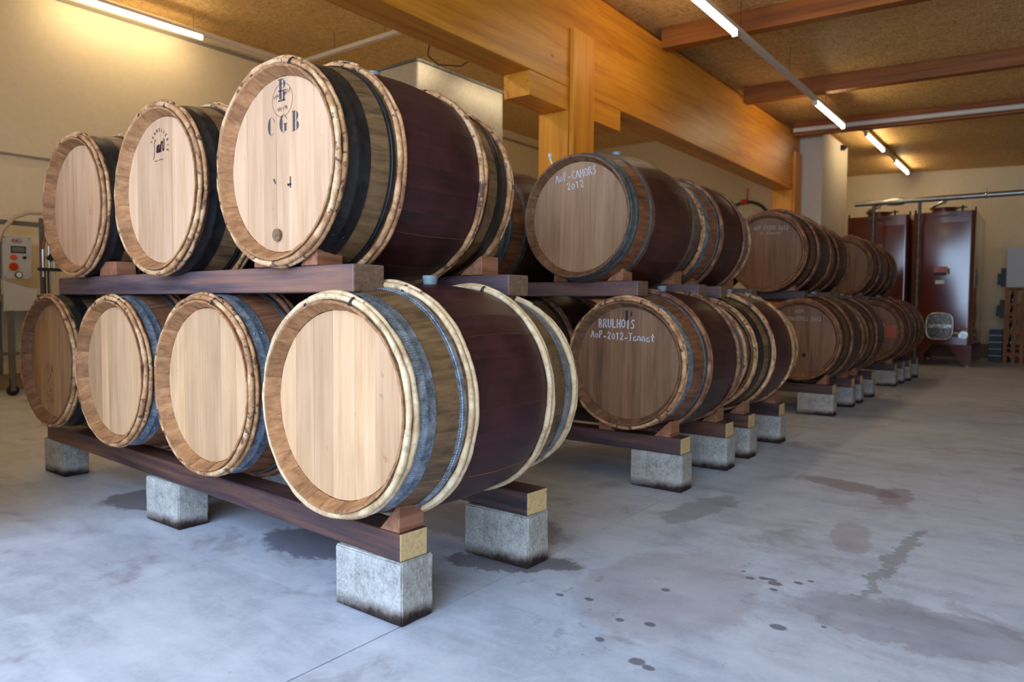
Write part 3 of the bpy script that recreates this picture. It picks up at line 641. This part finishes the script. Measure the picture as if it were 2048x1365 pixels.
# P stamp above BRULHOIS
m = MB(); quad(m, -.012, RB + .268, .006, RB + .335, Y + .0004); crescent(m, .014, RB + .312, .022, .023, -80, 85, .013, Y + .0004)
obj('letter_stamp', m.mesh('letter_stamp', M['blue_black']), b_BR, label='dark stamped letter P')
m = MB(); m.lathe([(.020, -.003), (.020, .01)], 16, 'y', 0, (.05, FRONT, RB - .16)); obj('plug', m.mesh('plug_dark', M['black']), b_CO)
m = MB(); m.add([(.118, Y, RB - .33), (.138, Y, RB - .33), (.130, Y, RB - .15), (.124, Y, RB - .06), (.114, Y, RB - .2)], [(0, 1, 2, 3, 4)]); obj('streak', m.mesh('streak', M['ink_brown']), b_CO, label='dark wine streak')
m = MB(); m.box(.19, .345, -.001, .0, -.085, .085)
for i in range(3): m.box(.20, .335, -.0014, -.001, -.05 + i * .04, -.045 + i * .04)
obj('red_label', m.mesh('red_label', M['red_label']), b_D, (-.02, FRONT, RB))
m = MB(); r = random.Random(11)
for i in range(46):
    x, z = r.gauss(-.06, .05), r.uniform(-.26, -.02); l_ = r.uniform(.005, .035)
    m.add([(x, Y, z + RB), (x + .003, Y, z + RB), (x + .002 + r.uniform(-.006, .006), Y, z + RB - l_), (x + r.uniform(-.006, .003), Y, z + RB - l_)], [(0, 1, 2, 3)])
obj('scuff_marks', m.mesh('scuff_marks', M['ink_brown']), b_L1, label='dark scratches and scuffs', kind='stuff')

# ------------------------------------------------------------------ racks: blocks, beams, wedges
def rough_block(w_, d_, h_, seed):
    bm = bmesh.new(); bmesh.ops.create_cube(bm, size=1); bmesh.ops.scale(bm, vec=(w_, d_, h_), verts=bm.verts)
    bmesh.ops.bevel(bm, geom=list(bm.edges), offset=.006, segments=2, affect='EDGES')
    bmesh.ops.subdivide_edges(bm, edges=[e for e in bm.edges if e.calc_length() > .1], cuts=5, use_grid_fill=True)
    r = random.Random(seed)
    for v in bm.verts:
        k = .0016; v.co += Vector((r.uniform(-k, k), r.uniform(-k, k), 0)); v.co.z += h_ / 2
    me = bpy.data.meshes.new('concrete_block'); bm.to_mesh(me); bm.free(); me.materials.append(M['block']); return me
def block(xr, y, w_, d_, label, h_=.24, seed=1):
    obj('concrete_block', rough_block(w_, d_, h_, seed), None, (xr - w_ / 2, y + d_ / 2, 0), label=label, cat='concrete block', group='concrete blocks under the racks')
block(0.0, 0.0, .375, .168, 'pale concrete block at the near corner of the front rack, black stains round its foot', seed=1)
block(-1.745, .085, .345, .168, 'concrete block under the middle of the front rack, between nearest and farthest blocks', seed=2)
block(-3.46, .2, .325, .16, 'blue-grey shaded concrete block at the far end of the front rack', seed=3)
block(.02, .765, .375, .167, 'grey concrete block behind the nearest one, under the rear rail of the front rack', seed=4)
block(-1.75, .85, .345, .167, 'hidden concrete block under the middle of the rear rail of the front rack', seed=5)
block(-3.45, .94, .345, .167, 'hidden concrete block under the far end of the rear rail of the front rack', seed=6)
BL = [(2.46, .012, .365, .165, 'concrete block under the barrel chalked BRULHOIS, nearest block of the second rack'), (3.25, .012, .375, .18, 'second concrete block of the second rack'),
      (3.77, 0, .37, .18, 'third concrete block of the second rack'), (4.58, -.005, .37, .18, 'fourth and farthest concrete block of the second rack'),
      (6.58, -.03, .385, .17, 'first concrete block of the third rack, under the barrel with the dark streak'), (7.50, -.028, .37, .18, 'second concrete block of the third rack'),
      (7.97, -.028, .37, .18, 'third concrete block of the third rack'), (8.74, -.036, .37, .18, 'fourth and farthest concrete block of the third rack'),
      (10.47, -.036, .30, .18, 'first concrete block of the last rack'), (11.05, -.016, .37, .18, 'second concrete block of the last rack'), (11.58, 0, .37, .18, 'third concrete block of the last rack'),
      (12.34, 0, .37, .18, 'farthest concrete block of the last rack, before the tanks')]
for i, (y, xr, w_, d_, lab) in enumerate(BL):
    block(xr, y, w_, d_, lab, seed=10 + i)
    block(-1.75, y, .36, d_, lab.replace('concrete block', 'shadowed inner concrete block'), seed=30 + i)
def beam(x0, x1, y, d_, z, h_, label, mat, endm, grp, rz=0):
    m = MB(); m.box(x0, x1, y, y + d_, z, z + h_)
    me = m.mesh('rack_beam', [M[mat], M[endm]]);
    for p in me.polygons:
        if abs(p.normal.x) > .9: p.material_index = 1
    for v in me.vertices: v.co.x -= x1; v.co.y -= y; v.co.z -= z
    o = obj('rack_beam', me, None, (x1, y, z), (0, 0, rz), label=label, cat='beam', group=grp); bevel(o, .007, 2); return o
GL, GU = 'lower rack beams on the blocks', 'upper rack beams between the tiers'
beam(-3.72, -.012, .003, .140, .241, .106, 'long dark wine-stained beam carrying the lower front barrels, pale sawn end', 'beam_stained', 'end_pale', GL, -.052)
beam(-3.72, .012, .772, .150, .241, .106, 'dark lower beam under the rear of the front rack, pale sawn end', 'beam_stained', 'end_pale', GL, -.05)
for (y, xr, w_, d_, lab), nm in zip(BL, ('first', 'second', 'third', 'fourth') * 3):
    rk = 'second' if y < 5 else ('third' if y < 9 else 'last')
    beam(-2.1 if y < 5 else -1.95, xr - .012, y + .01, .15, .241, .106, 'dark lower beam with pale sawn end on the %s block of the %s rack' % (nm, rk), 'beam_stained', 'end_pale', GL)
beam(-3.24, -.229, -.028, .152, 1.240, .108, 'purple-stained upper beam across the front barrels with weathered brown end', 'beam_upper', 'end_brown', GU, -.045)
beam(-3.2, -.16, .845, .150, 1.240, .100, 'reddish upper beam behind the bung of the nearest barrel, brown sawn end', 'beam_upper', 'end_brown', GU, -.045)
for y, x1, lab in ((2.36, -.268, 'upper beam under the barrel chalked CAHORS'), (3.16, -.19, 'upper beam under the rear of the barrel chalked CAHORS'), (3.70, -.23, 'upper beam third along the second rack'), (4.5, -.262, 'upper beam farthest along the second rack')):
    beam(-2.1, x1, y, .15, 1.262, .1, lab + ', brown sawn end', 'beam_upper', 'end_brown', GU)
for y, x1, lab in ((6.6, -.376, 'upper beam under the barrel chalked FITOU'), (7.4, -.29, 'upper beam behind the one under the FITOU barrel'), (7.95, -.33, 'upper beam third along the third rack'), (8.65, -.33, 'upper beam farthest along the third rack'),
                   (10.35, -.42, 'upper beam nearest along the last rack'), (11.0, -.36, 'upper beam second along the last rack'), (11.65, -.4, 'upper beam third along the last rack'), (12.3, -.4, 'upper beam farthest along the last rack')):
    beam(-2.1, x1, y, .15, 1.292, .095, lab + ', in shadow', 'beam_upper', 'end_brown', GU)
def wedge(xc, side, y, z, label, dx=.108, wd=.105, h_=.098, d_=.13, mt='wedge'):
    m = MB(); m.prism([(0, 0), (side * wd, 0), (side * wd, h_), (side * (wd - .012), h_)], 'y', 0, d_)
    bevel(obj('wedge', m.mesh('wedge', M[mt]), None, (xc + side * dx, y, z + .0005), label=label, cat='wedge', group='wooden wedges chocking the barrels'), .002, 1)
wedge(-.236, 1, .01, .347, 'reddish wooden wedge on the lower beam end against the nearest barrel', h_=.10)
wedge(-.669, 1, -.02, 1.3485, 'pinkish wooden wedge on the upper beam, near side of the C G B barrel', h_=.10)
wedge(-.669, -1, -.02, 1.3485, 'pinkish wooden wedge on the upper beam, far side of the C G B barrel', h_=.08)
m = MB(); m.prism([(0, 0), (.215, 0), (.205, .078), (.02, .082)], 'y', 0, .11)
bevel(obj('wedge', m.mesh('wedge', M['wedge']), None, (-2.60, .085, 1.349), label='pale brown wooden block on the upper beam between the two smaller upper barrels', cat='wedge', group='wooden wedges chocking the barrels'), .002, 1)
wedge(-.669, 1, .85, 1.3405, 'wooden wedge on the rear upper beam under the C G B barrel', dx=.2, wd=.14, h_=.09)
for nm, xc, y, z, s_ in (('the barrel chalked CAHORS', -.655, 2.37, 1.362, 1.08), ('the rear of the barrel chalked CAHORS', -.655, 3.17, 1.362, 1.05), ('the speckled-hoop upper barrel', -.74, 3.71, 1.362, 1.05), ('the rear of the speckled-hoop upper barrel', -.74, 4.51, 1.362, 1.05),
                   ('the barrel chalked BRULHOIS', -.338, 2.47, .347, 1.05), ('the rear of the barrel chalked BRULHOIS', -.338, 3.265, .347, 1.05), ('the lower barrel behind BRULHOIS', -.322, 3.785, .347, 1.05), ('the rear of the lower barrel behind BRULHOIS', -.322, 4.595, .347, 1.05),
                   ('the barrel chalked FITOU', -.756, 6.61, 1.387, 1.1), ('the upper barrel behind FITOU', -.845, 7.96, 1.387, 1.1), ('the barrel with the dark streak', -.382, 6.59, .347, 1.1), ('the rear of the barrel with the dark streak', -.382, 7.51, .347, 1.1),
                   ('the rear lower barrel of the third rack', -.37, 7.98, .347, 1.1), ('the golden-headed upper barrel', -.80, 10.36, 1.387, 1.1), ('the red-labelled barrel', -.37, 10.48, .347, 1.1)):
    wedge(xc, 1, y, z + .0005, 'wooden wedge against the aisle side of ' + nm, dx=.14 * s_, wd=.12, h_=.10 * s_)
    wedge(xc, -1, y, z + .0005, 'wooden wedge against the inner side of ' + nm, dx=.14 * s_, wd=.12, h_=.10 * s_)

# ------------------------------------------------------------------ stainless tank behind the racks
e = empty('steel_tank', (-5.75, 6.1, 0), 'tall square stainless steel tank rising behind the barrels under the timber beam', 'tank')
def rounded(x0, x1, y0, y1, r, n=5):
    P = []
    for cx, cy, a0 in ((x1 - r, y1 - r, 0), (x0 + r, y1 - r, 90), (x0 + r, y0 + r, 180), (x1 - r, y0 + r, 270)):
        for k in range(n + 1): a = math.radians(a0 + 90 * k / n); P.append((cx + r * math.cos(a), cy + r * math.sin(a)))
    return P
m = MB(); m.prism(rounded(-.75, .75, -.94, .94, .06), 'z', .35, 4.44); obj('shell', m.mesh('shell', M['steel'], .6), e)
m = MB(); m.prism(rounded(-.77, .77, -.96, .96, .07), 'z', 4.441, 4.475); obj('rim', m.mesh('rim', M['galv_dull'], .6), e, label='dark steel rim')
for x in (-.65, .65):
    for y in (-.84, .84):
        m = MB(); m.tube([(x, y, 0), (x, y, .36)], .04, 12); obj('leg', m.mesh('leg', M['steel'], 1), e)
# hanging cable above it
m = MB(); m.tube([(-2.62, 2.9, 3.55), (-2.75, 3.0, 3.46), (-2.8, 3.2, 3.44), (-2.72, 3.42, 3.47), (-2.62, 3.5, 3.55)], .006, 6)
obj('power_cable', m.mesh('cable', M['wire'], 1), label='thin dark cable drooping under the glulam beam', cat='cable')

# ------------------------------------------------------------------ red-brown tanks at the back
def brown_tank(x0, x1, y0, y1, zt, label, sticker):
    e = empty('wine_tank', ((x0 + x1) / 2, y0, 0), label, 'tank', 'red-brown enamelled wine tanks'); hw = (x1 - x0) / 2; D = y1 - y0
    m = MB(); m.prism(rounded(-hw, hw, 0, D, .09), 'z', .46, zt)
    # slightly dished front panel
    o = obj('shell', m.mesh('shell', M['brown_enamel'], .6), e)
    m = MB(); n = 16; vs = []
    for i in range(n + 1):
        for j in range(n + 1):
            u, v = -1 + 2 * i / n, -1 + 2 * j / n
            vs.append((u * (hw - .10), -.012 - .012 * (1 - u * u) * (1 - v ** 4), .62 + (zt - .84) * (v + 1) / 2))
    m.add(vs, [(i * (n + 1) + j, (i + 1) * (n + 1) + j, (i + 1) * (n + 1) + j + 1, i * (n + 1) + j + 1) for i in range(n) for j in range(n)])
    m.box(-hw + .10, hw - .10, -.010, .004, .62, zt - .22)
    obj('front_panel', m.mesh('front_panel', M['brown_enamel'], .8), e)
    m = MB(); m.prism([(-.45 * hw, zt - .06), (.45 * hw, zt - .06), (.40 * hw, zt - .10), (-.40 * hw, zt - .10)], 'y', -.03, .0); obj('lip', m.mesh('lip', M['brown_dark']), e)
    for sx in (-1, 1):
        for yy in (.0, D - .12):
            m = MB(); m.prism([(sx * hw, .46), (sx * hw, .03), (sx * (hw - .14), .03), (sx * (hw - .42), .46)] if sx > 0 else [(sx * (hw - .42), .46), (sx * (hw - .14), .03), (sx * hw, .03), (sx * hw, .46)], 'y', yy, yy + .12)
            lg = obj('leg', m.mesh('leg', M['brown_enamel']), e)
            m = MB(); m.tube([(sx * (hw - .07), yy + .06, 0), (sx * (hw - .07), yy + .06, .03)], .05, 12); obj('foot', m.mesh('foot', M['chrome']), lg)
    m = MB(); m.lathe([(.24, zt), (.24, zt + .09), (.27, zt + .10), (.27, zt + .12), (.05, zt + .14)], 28, 'z', 0, (-.05, .45, 0)); ly = obj('manhole_lid', m.mesh('manhole_lid', M['brown_enamel'], .6), e)
    m = MB(); m.tube([(-.30, .35, zt + .13), (-.12, .3, zt + .22), (.10, .3, zt + .34), (.16, .3, zt + .36)], .035, 8); m.tube([(-.25, .3, zt + .18), (.0, .3, zt + .24)], .03, 8); obj('clamp', m.mesh('clamp', M['chrome'], 1), ly)
    m = MB(); m.tube([(.30, .25, zt), (.30, .25, zt + .14)], .02, 8); m.tube([(.22, .25, zt + .10), (.38, .25, zt + .10)], .015, 8); obj('breather_valve', m.mesh('valve', M['black']), e)
    for sx in (-1, 1):
        m = MB(); m.tube([(sx * (hw - .02), .15 + .05 * math.cos(a), zt + .03 + .05 * math.sin(a)) for a in [2 * PI * k / 12 for k in range(12)]], .012, 6, 0, True); obj('lifting_eye', m.mesh('eye', M['brown_dark']), e)
    # oval manway low on the front
    hx, hz = .0, .84
    m = MB()
    out = [(hx + .24 * (abs(math.cos(a)) ** .55) * (1 if math.cos(a) > 0 else -1), hz + .27 * (abs(math.sin(a)) ** .55) * (1 if math.sin(a) > 0 else -1)) for a in [2 * PI * k / 40 for k in range(40)]]
    m.prism(out, 'y', -.115, -.02); hat = obj('manway_door', m.mesh('manway_door', M['door_steel'], .5), e)
    m = MB(); m.tube([(x, -.12, z) for x, z in out], .018, 8, 0, True); obj('rim', m.mesh('manway_rim', M['chrome'], 1), hat)
    m = MB(); m.box(-.20, .22, -.16, -.122, hz - .035, hz + .035); m.tube([(.0, -.16, hz), (.0, -.26, hz)], .022, 8); m.tube([(-.1, -.25, hz - .02), (.1, -.25, hz + .02)], .014, 8); obj('latch_bar', m.mesh('latch_bar', M['chrome']), hat)
    m = MB(); m.lathe([(.075, 0), (.075, .06), (.05, .07), (.05, .12), (.085, .12), (.085, .15)], 20, 'y', 0, (.42, -.18, .66)); m.tube([(.27, -.1, .70), (.40, -.12, .68)], .04, 10); m.tube([(.32, -.16, .80), (.52, -.16, .80)], .014, 8); obj('drain_valve', m.mesh('drain_valve', M['chrome'], .7), e)
    if sticker:
        m = MB(); m.box(-.14, .10, -.055, -.050, 1.94, 2.08, 0); m.box(-.14, .08, -.056, -.050, 1.90, 1.96, 1); m.box(.10, .14, -.055, -.050, 1.92, 2.04, 2)
        obj('sticker', m.mesh('sticker', [M['pink'], M['blue_black'], M['green']]), e, label='small pink, black and green sticker')
        m = MB(); m.box(-.11, .05, -.058, -.050, 1.72, 1.80); obj('name_card', m.mesh('name_card', M['white']), e, label='small white card')
    return e
brown_tank(-.60, .53, 15.6, 18.0, 3.22, 'glossy red-brown wine tank with a sticker and white card, beside the bare wall', True)
brown_tank(-2.0, -.72, 16.0, 18.4, 3.26, 'glossy red-brown wine tank half hidden behind the barrels and the white pillar', False)
e = empty('air_duct', (-2.6, 15.35, 3.47), 'shiny round metal duct crossing above the red-brown tanks', 'duct')
m = MB(); pr = []
for k in range(0, 200): pr.append((.055 + (.002 if k % 8 == 0 else 0), .9 + k * .036))
m.lathe(pr, 20, 'x'); obj('pipe', m.mesh('pipe', M['duct'], .6), e)
m = MB(); m.lathe([(.075, 1.55), (.085, 1.7), (.075, 1.85)], 20, 'x'); obj('joint', m.mesh('joint', M['duct'], .6), e)
m = MB(); m.tube([(3.3, 0, .06), (3.3, 0, .14)], .012, 6); m.tube([(3.3 + .0, .0 + .066 * math.cos(a), .066 * math.sin(a)) for a in [2 * PI * k / 16 for k in range(16)]], .01, 6, 0, True); obj('clip', m.mesh('clip', M['chrome']), e)
for x, zb, lab in ((-.45, .0, 'thin upright steel pipe under the duct, in front of the stickered tank'), (-1.32, .0, 'thin upright steel pipe under the duct, in front of the half hidden tank')):
    m = MB(); m.tube([(0, 0, 0), (0, 0, 3.41)], .032, 12); obj('standpipe', m.mesh('standpipe', M['galv_dull'], 1), None, (x, 15.33, 0), label=lab, cat='pipe')
# hose reel on the back wall of the left bay
e = empty('wall_hose', (-4.45, 16.06, 3.2), 'dark rubber hose looped on a red wall fitting beyond the barrels', 'hose')
m = MB(); m.tube([(-.55, 0, -.4)] + [(.62 * math.cos(a) + .1, 0, .62 * math.sin(a)) for a in [PI - k * PI / 14 for k in range(15)]] + [(.7, 0, -.4)], .035, 8); obj('hose', m.mesh('hose', M['hose_black'], 1), e)
m = MB(); m.box(-.02, .14, -.04, .02, .56, .68); m.tube([(.12, -.03, .66), (.14, -.03, .95)], .012, 6); obj('fitting', m.mesh('fitting', M['red']), e)
m = MB(); m.box(-.02, .05, -.05, .05, -.05, .05); m.box(.05, .09, -.03, .03, -.03, .03)
obj('sensor_box', m.mesh('sensor_box', M['black']), None, (-1.81, 14.5, 4.56), label='small black box fixed high on the white pillar', cat='sensor')
# small spigot behind the CAHORS barrel
e = empty('glass_airlock', (-1.12, 2.62, 2.24), 'small clear airlock standing up behind the barrel chalked CAHORS', 'airlock')
m = MB(); m.tube([(0, 0, 0), (-.02, 0, .05)], .007, 8); m.lathe([(.011, .05), (.014, .06), (.014, .075), (.006, .08)], 12, 'z', 0, (-.02, 0, 0)); obj('stem', m.mesh('airlock', M['white']), e)

# ------------------------------------------------------------------ crates at the back
crate = e = empty('slatted_crate', (.96, 17.9, 0), 'orange pine slatted crate of bottles at the edge of the frame by the back wall', 'crate')
for k in range(8):
    m = MB(); m.box(0, .075, -.02, 0, 0, 1.66); obj('slat', m.mesh('slat', M['pallet']), e, (k * .155, 0, 0))
for z in (.14, .66, 1.05):
    m = MB(); m.box(0, 1.2, -.001, .03, z, z + .09); obj('rail', m.mesh('rail', M['pallet']), e)
m = MB(); m.box(0, 1.2, -.02, .9, 1.661, 1.70); obj('lid', m.mesh('lid', M['pallet']), e)
for x in (0, 1.17):
    m = MB(); m.box(x, x + .03, .03, .9, 0.0, 1.65); obj('side_panel', m.mesh('side_panel', M['pallet']), e)
for r_ in range(5):
    for c_ in range(5):
        m = MB(); m.lathe([(.038, 0), (.04, .02), (.04, .18), (.016, .24), (.016, .29)], 12, 'z'); me = m.mesh('bottle', M['bottle'], .8) if (r_, c_) == (0, 0) else BM
        BM = me
        obj('wine_bottle', me, None, (1.10 + c_ * .2, 18.02, .02 + r_ * .33), label='dark wine bottle inside the slatted crate', cat='bottle', group='bottles in the slatted crate')
for r_ in range(1, 5):
    m = MB(); m.box(.035, 1.165, .04, .88, r_ * .33 - .03, r_ * .33 + .018); obj('shelf', m.mesh('shelf', M['pallet']), e)
m = MB(); m.box(0, 1.2, 0, .05, 0, .90); obj('white_board', m.mesh('white_board', M['white']), None, (.97, 17.95, 1.702), label='plain off-white board standing on the slatted crate', cat='board')
for k in range(5):
    q = empty('bottle_case', (.80, 18.0, .0 + k * .155), 'black bottle case, %s of the stack beside the slatted crate' % ('bottom', 'second from bottom', 'middle', 'second from top', 'top')[k], 'crate', 'stacked black bottle cases')
    m = MB(); m.box(-.11, .14, -.14, .24, .002, .13); obj('box', m.mesh('case_box', M['black']), q)
    m = MB(); m.box(-.112, .142, -.142, .242, .131, .153); obj('edge', m.mesh('case_edge', M['frame_grey']), q)
for z in (1.0, 1.72):
    m = MB(); m.box(-.10, -.005, .13, .35, z, z + .42); m.box(-.16, -.10, .13, .35, z + .04, z + .30)
    obj('side_holder', m.mesh('side_holder', M['black']), crate)

# ------------------------------------------------------------------ bottling machine by the left wall
mx, my = -8.8, 1.55
e = empty('bottling_machine', (mx, my, 0), 'grey bottling machine with control panel and hoses against the cream wall', 'machine')
def part(name, fn, mat, parent=None, sm=None, label=None):
    m = MB(); fn(m); return obj(name, m.mesh(name, mat, sm), parent or e, label=label)
pan = part('control_panel', lambda m: m.box(-.12, .0, .03, .35, 1.49, 2.03), M['panel_grey'])
def gl(m):
    for yy, zz in ((.05, 1.51), (.33, 1.51), (.05, 2.01), (.33, 2.01)): m.lathe([(.008, 0), (.008, .006)], 8, 'x', 0, (0, yy, zz))
part('screw', gl, M['frame_grey'], pan)
part('display', lambda m: (m.box(.001, .006, .12, .29, 1.82, 1.91)), M['black'], pan)
part('screen', lambda m: m.box(.0061, .008, .135, .275, 1.835, 1.895), M['lcd'], pan)
part('round_button', lambda m: m.lathe([(.035, 0), (.035, .02), (.026, .028)], 20, 'x', 0, (.001, .145, 1.765)), M['orange'], pan, .6, 'orange-red push button')
part('switch_plate', lambda m: m.box(.001, .004, .09, .20, 1.59, 1.70), M['yellow'], pan)
part('rotary_switch', lambda m: (m.lathe([(.048, 0), (.048, .02), (.04, .03)], 20, 'x', 0, (.0045, .145, 1.645)), m.box(.034, .05, .135, .155, 1.61, 1.68)), M['red'], pan, .6, 'red rotary switch')
part('key_switch', lambda m: m.lathe([(.02, 0), (.02, .02)], 14, 'x', 0, (.001, .27, 1.765)), M['black'], pan, .6)
part('gauge', lambda m: m.lathe([(.042, 0), (.042, .018), (.034, .018)], 20, 'x', 0, (.001, .20, 1.54)), M['black'], pan, .6)
part('gauge_face', lambda m: m.lathe([(.032, 0), (.032, .003)], 20, 'x', 0, (.019, .20, 1.54)), M['white'], pan)
def logo(m):
    n = 24
    for k in range(n):
        a, b = 2 * PI * k / n, 2 * PI * (k + 1) / n
        m.add([(.0015, .19 + q * 1.9 * math.cos(t_), 1.975 + q * math.sin(t_)) for q, t_ in ((.032, a), (.032, b), (.027, b), (.027, a))], [(0, 1, 2, 3)])
    for ch, yy in (('N', .155), ('I', .178), ('5', .20)):
        pass
    def rb(pts, y0, w_):
        for (u0, v0), (u1, v1) in zip(pts, pts[1:]):
            a = Vector((y0 + u0 * w_, 1.96 + v0 * .03)); b = Vector((y0 + u1 * w_, 1.96 + v1 * .03)); d = (b - a).normalized(); q = Vector((-d.y, d.x)) * .0035
            m.add([(.0016, a.x + q.x, a.y + q.y), (.0016, a.x - q.x, a.y - q.y), (.0016, b.x - q.x, b.y - q.y), (.0016, b.x + q.x, b.y + q.y)], [(0, 1, 2, 3)])
    rb([(0, 0), (.1, 1), (.5, .3), (.9, 1), (1, 0)], .148, .028); rb(G['5'][0], .205, .02)
    m.box(.0012, .0016, .182, .200, 1.958, 1.992)
part('emblem', logo, m_plain('emblem_red', (150, 44, 40), .5), pan, label='oval red emblem reading M 5')
part('frame_post', lambda m: m.box(-.10, -.05, -.03, .02, .25, 2.27), M['frame_grey'])
part('cross_bar', lambda m: m.box(-.10, -.06, .02, .52, 2.18, 2.24), M['frame_grey'])
part('rear_post', lambda m: m.box(-.10, -.05, .48, .53, 1.30, 2.30), M['frame_grey'])
part('hose_loop', lambda m: m.tube([(.02, -.10, 1.55), (.02, -.06, 1.85), (.02, .03, 2.10), (.02, .16, 2.27), (.02, .32, 2.35), (.02, .50, 2.36), (.02, .66, 2.30)], .028, 10), M['hose'], None, 1, 'pale clear hose')
part('table', lambda m: m.box(-.45, .20, -.02, .95, 1.20, 1.29), M['frame_grey'])
part('side_plate', lambda m: m.prism([(-.04, 1.08), (.33, 1.08), (.33, 1.36), (.2, 1.38), (-.04, 1.46)], 'x', .201, .215), M['panel_grey'])
for yy in (.02, .32, .86):
    part('leg', lambda m: m.box(.13, .20, yy, yy + .06, .22, 1.20), M['frame_grey'])
part('lower_rail', lambda m: m.box(.20, .22, -.10, .9, .52, .56), M['frame_grey'])
part('back_sheet', lambda m: m.box(-.30, -.28, .10, .85, .40, 1.15), M['panel_grey'])
part('knob', lambda m: m.lathe([(.02, 0), (.022, .03)], 12, 'x', 0, (.216, .30, 1.18)), M['chrome'])
for yy in (.05, .89):
    w_ = part('caster', lambda m: m.lathe([(.055, -.02), (.07, -.012), (.07, .012), (.055, .02)], 20, 'x', 0, (.165, yy, .071)), M['black'], None, .6)
    part('fork', lambda m: (m.box(.135, .142, yy - .03, yy + .03, .06, .22), m.box(.188, .195, yy - .03, yy + .03, .06, .22)), M['frame_grey'], w_)
def filler(m):
    m.tube([(.1, .52, 1.30), (.1, .52, 2.26)], .016, 8); m.tube([(.1, .58, 1.45), (.1, .58, 2.20)], .012, 8); m.tube([(.1, .45, 1.52), (.1, .45, 1.88)], .022, 8)
part('filler_pipes', filler, M['chrome'], None, 1)
part('brown_hose', lambda m: m.tube([(.1, .45, 1.88), (.1, .46, 1.98), (.1, .52, 2.06), (.1, .60, 2.10), (.1, .72, 2.10)], .024, 8), M['hose_brown'], None, 1, 'reddish brown hose')
part('valve_head', lambda m: (m.tube([(.14, .50, 1.75), (.14, .62, 1.86)], .04, 10), m.box(.05, .2, .40, .68, 1.60, 1.64), m.tube([(.14, .60, 1.68), (.14, .68, 1.75)], .02, 8), m.tube([(.12, .46, 1.30), (.12, .46, 1.62)], .012, 8), m.tube([(.12, .50, 1.30), (.12, .50, 1.62)], .012, 8)), M['black'], None, 1)
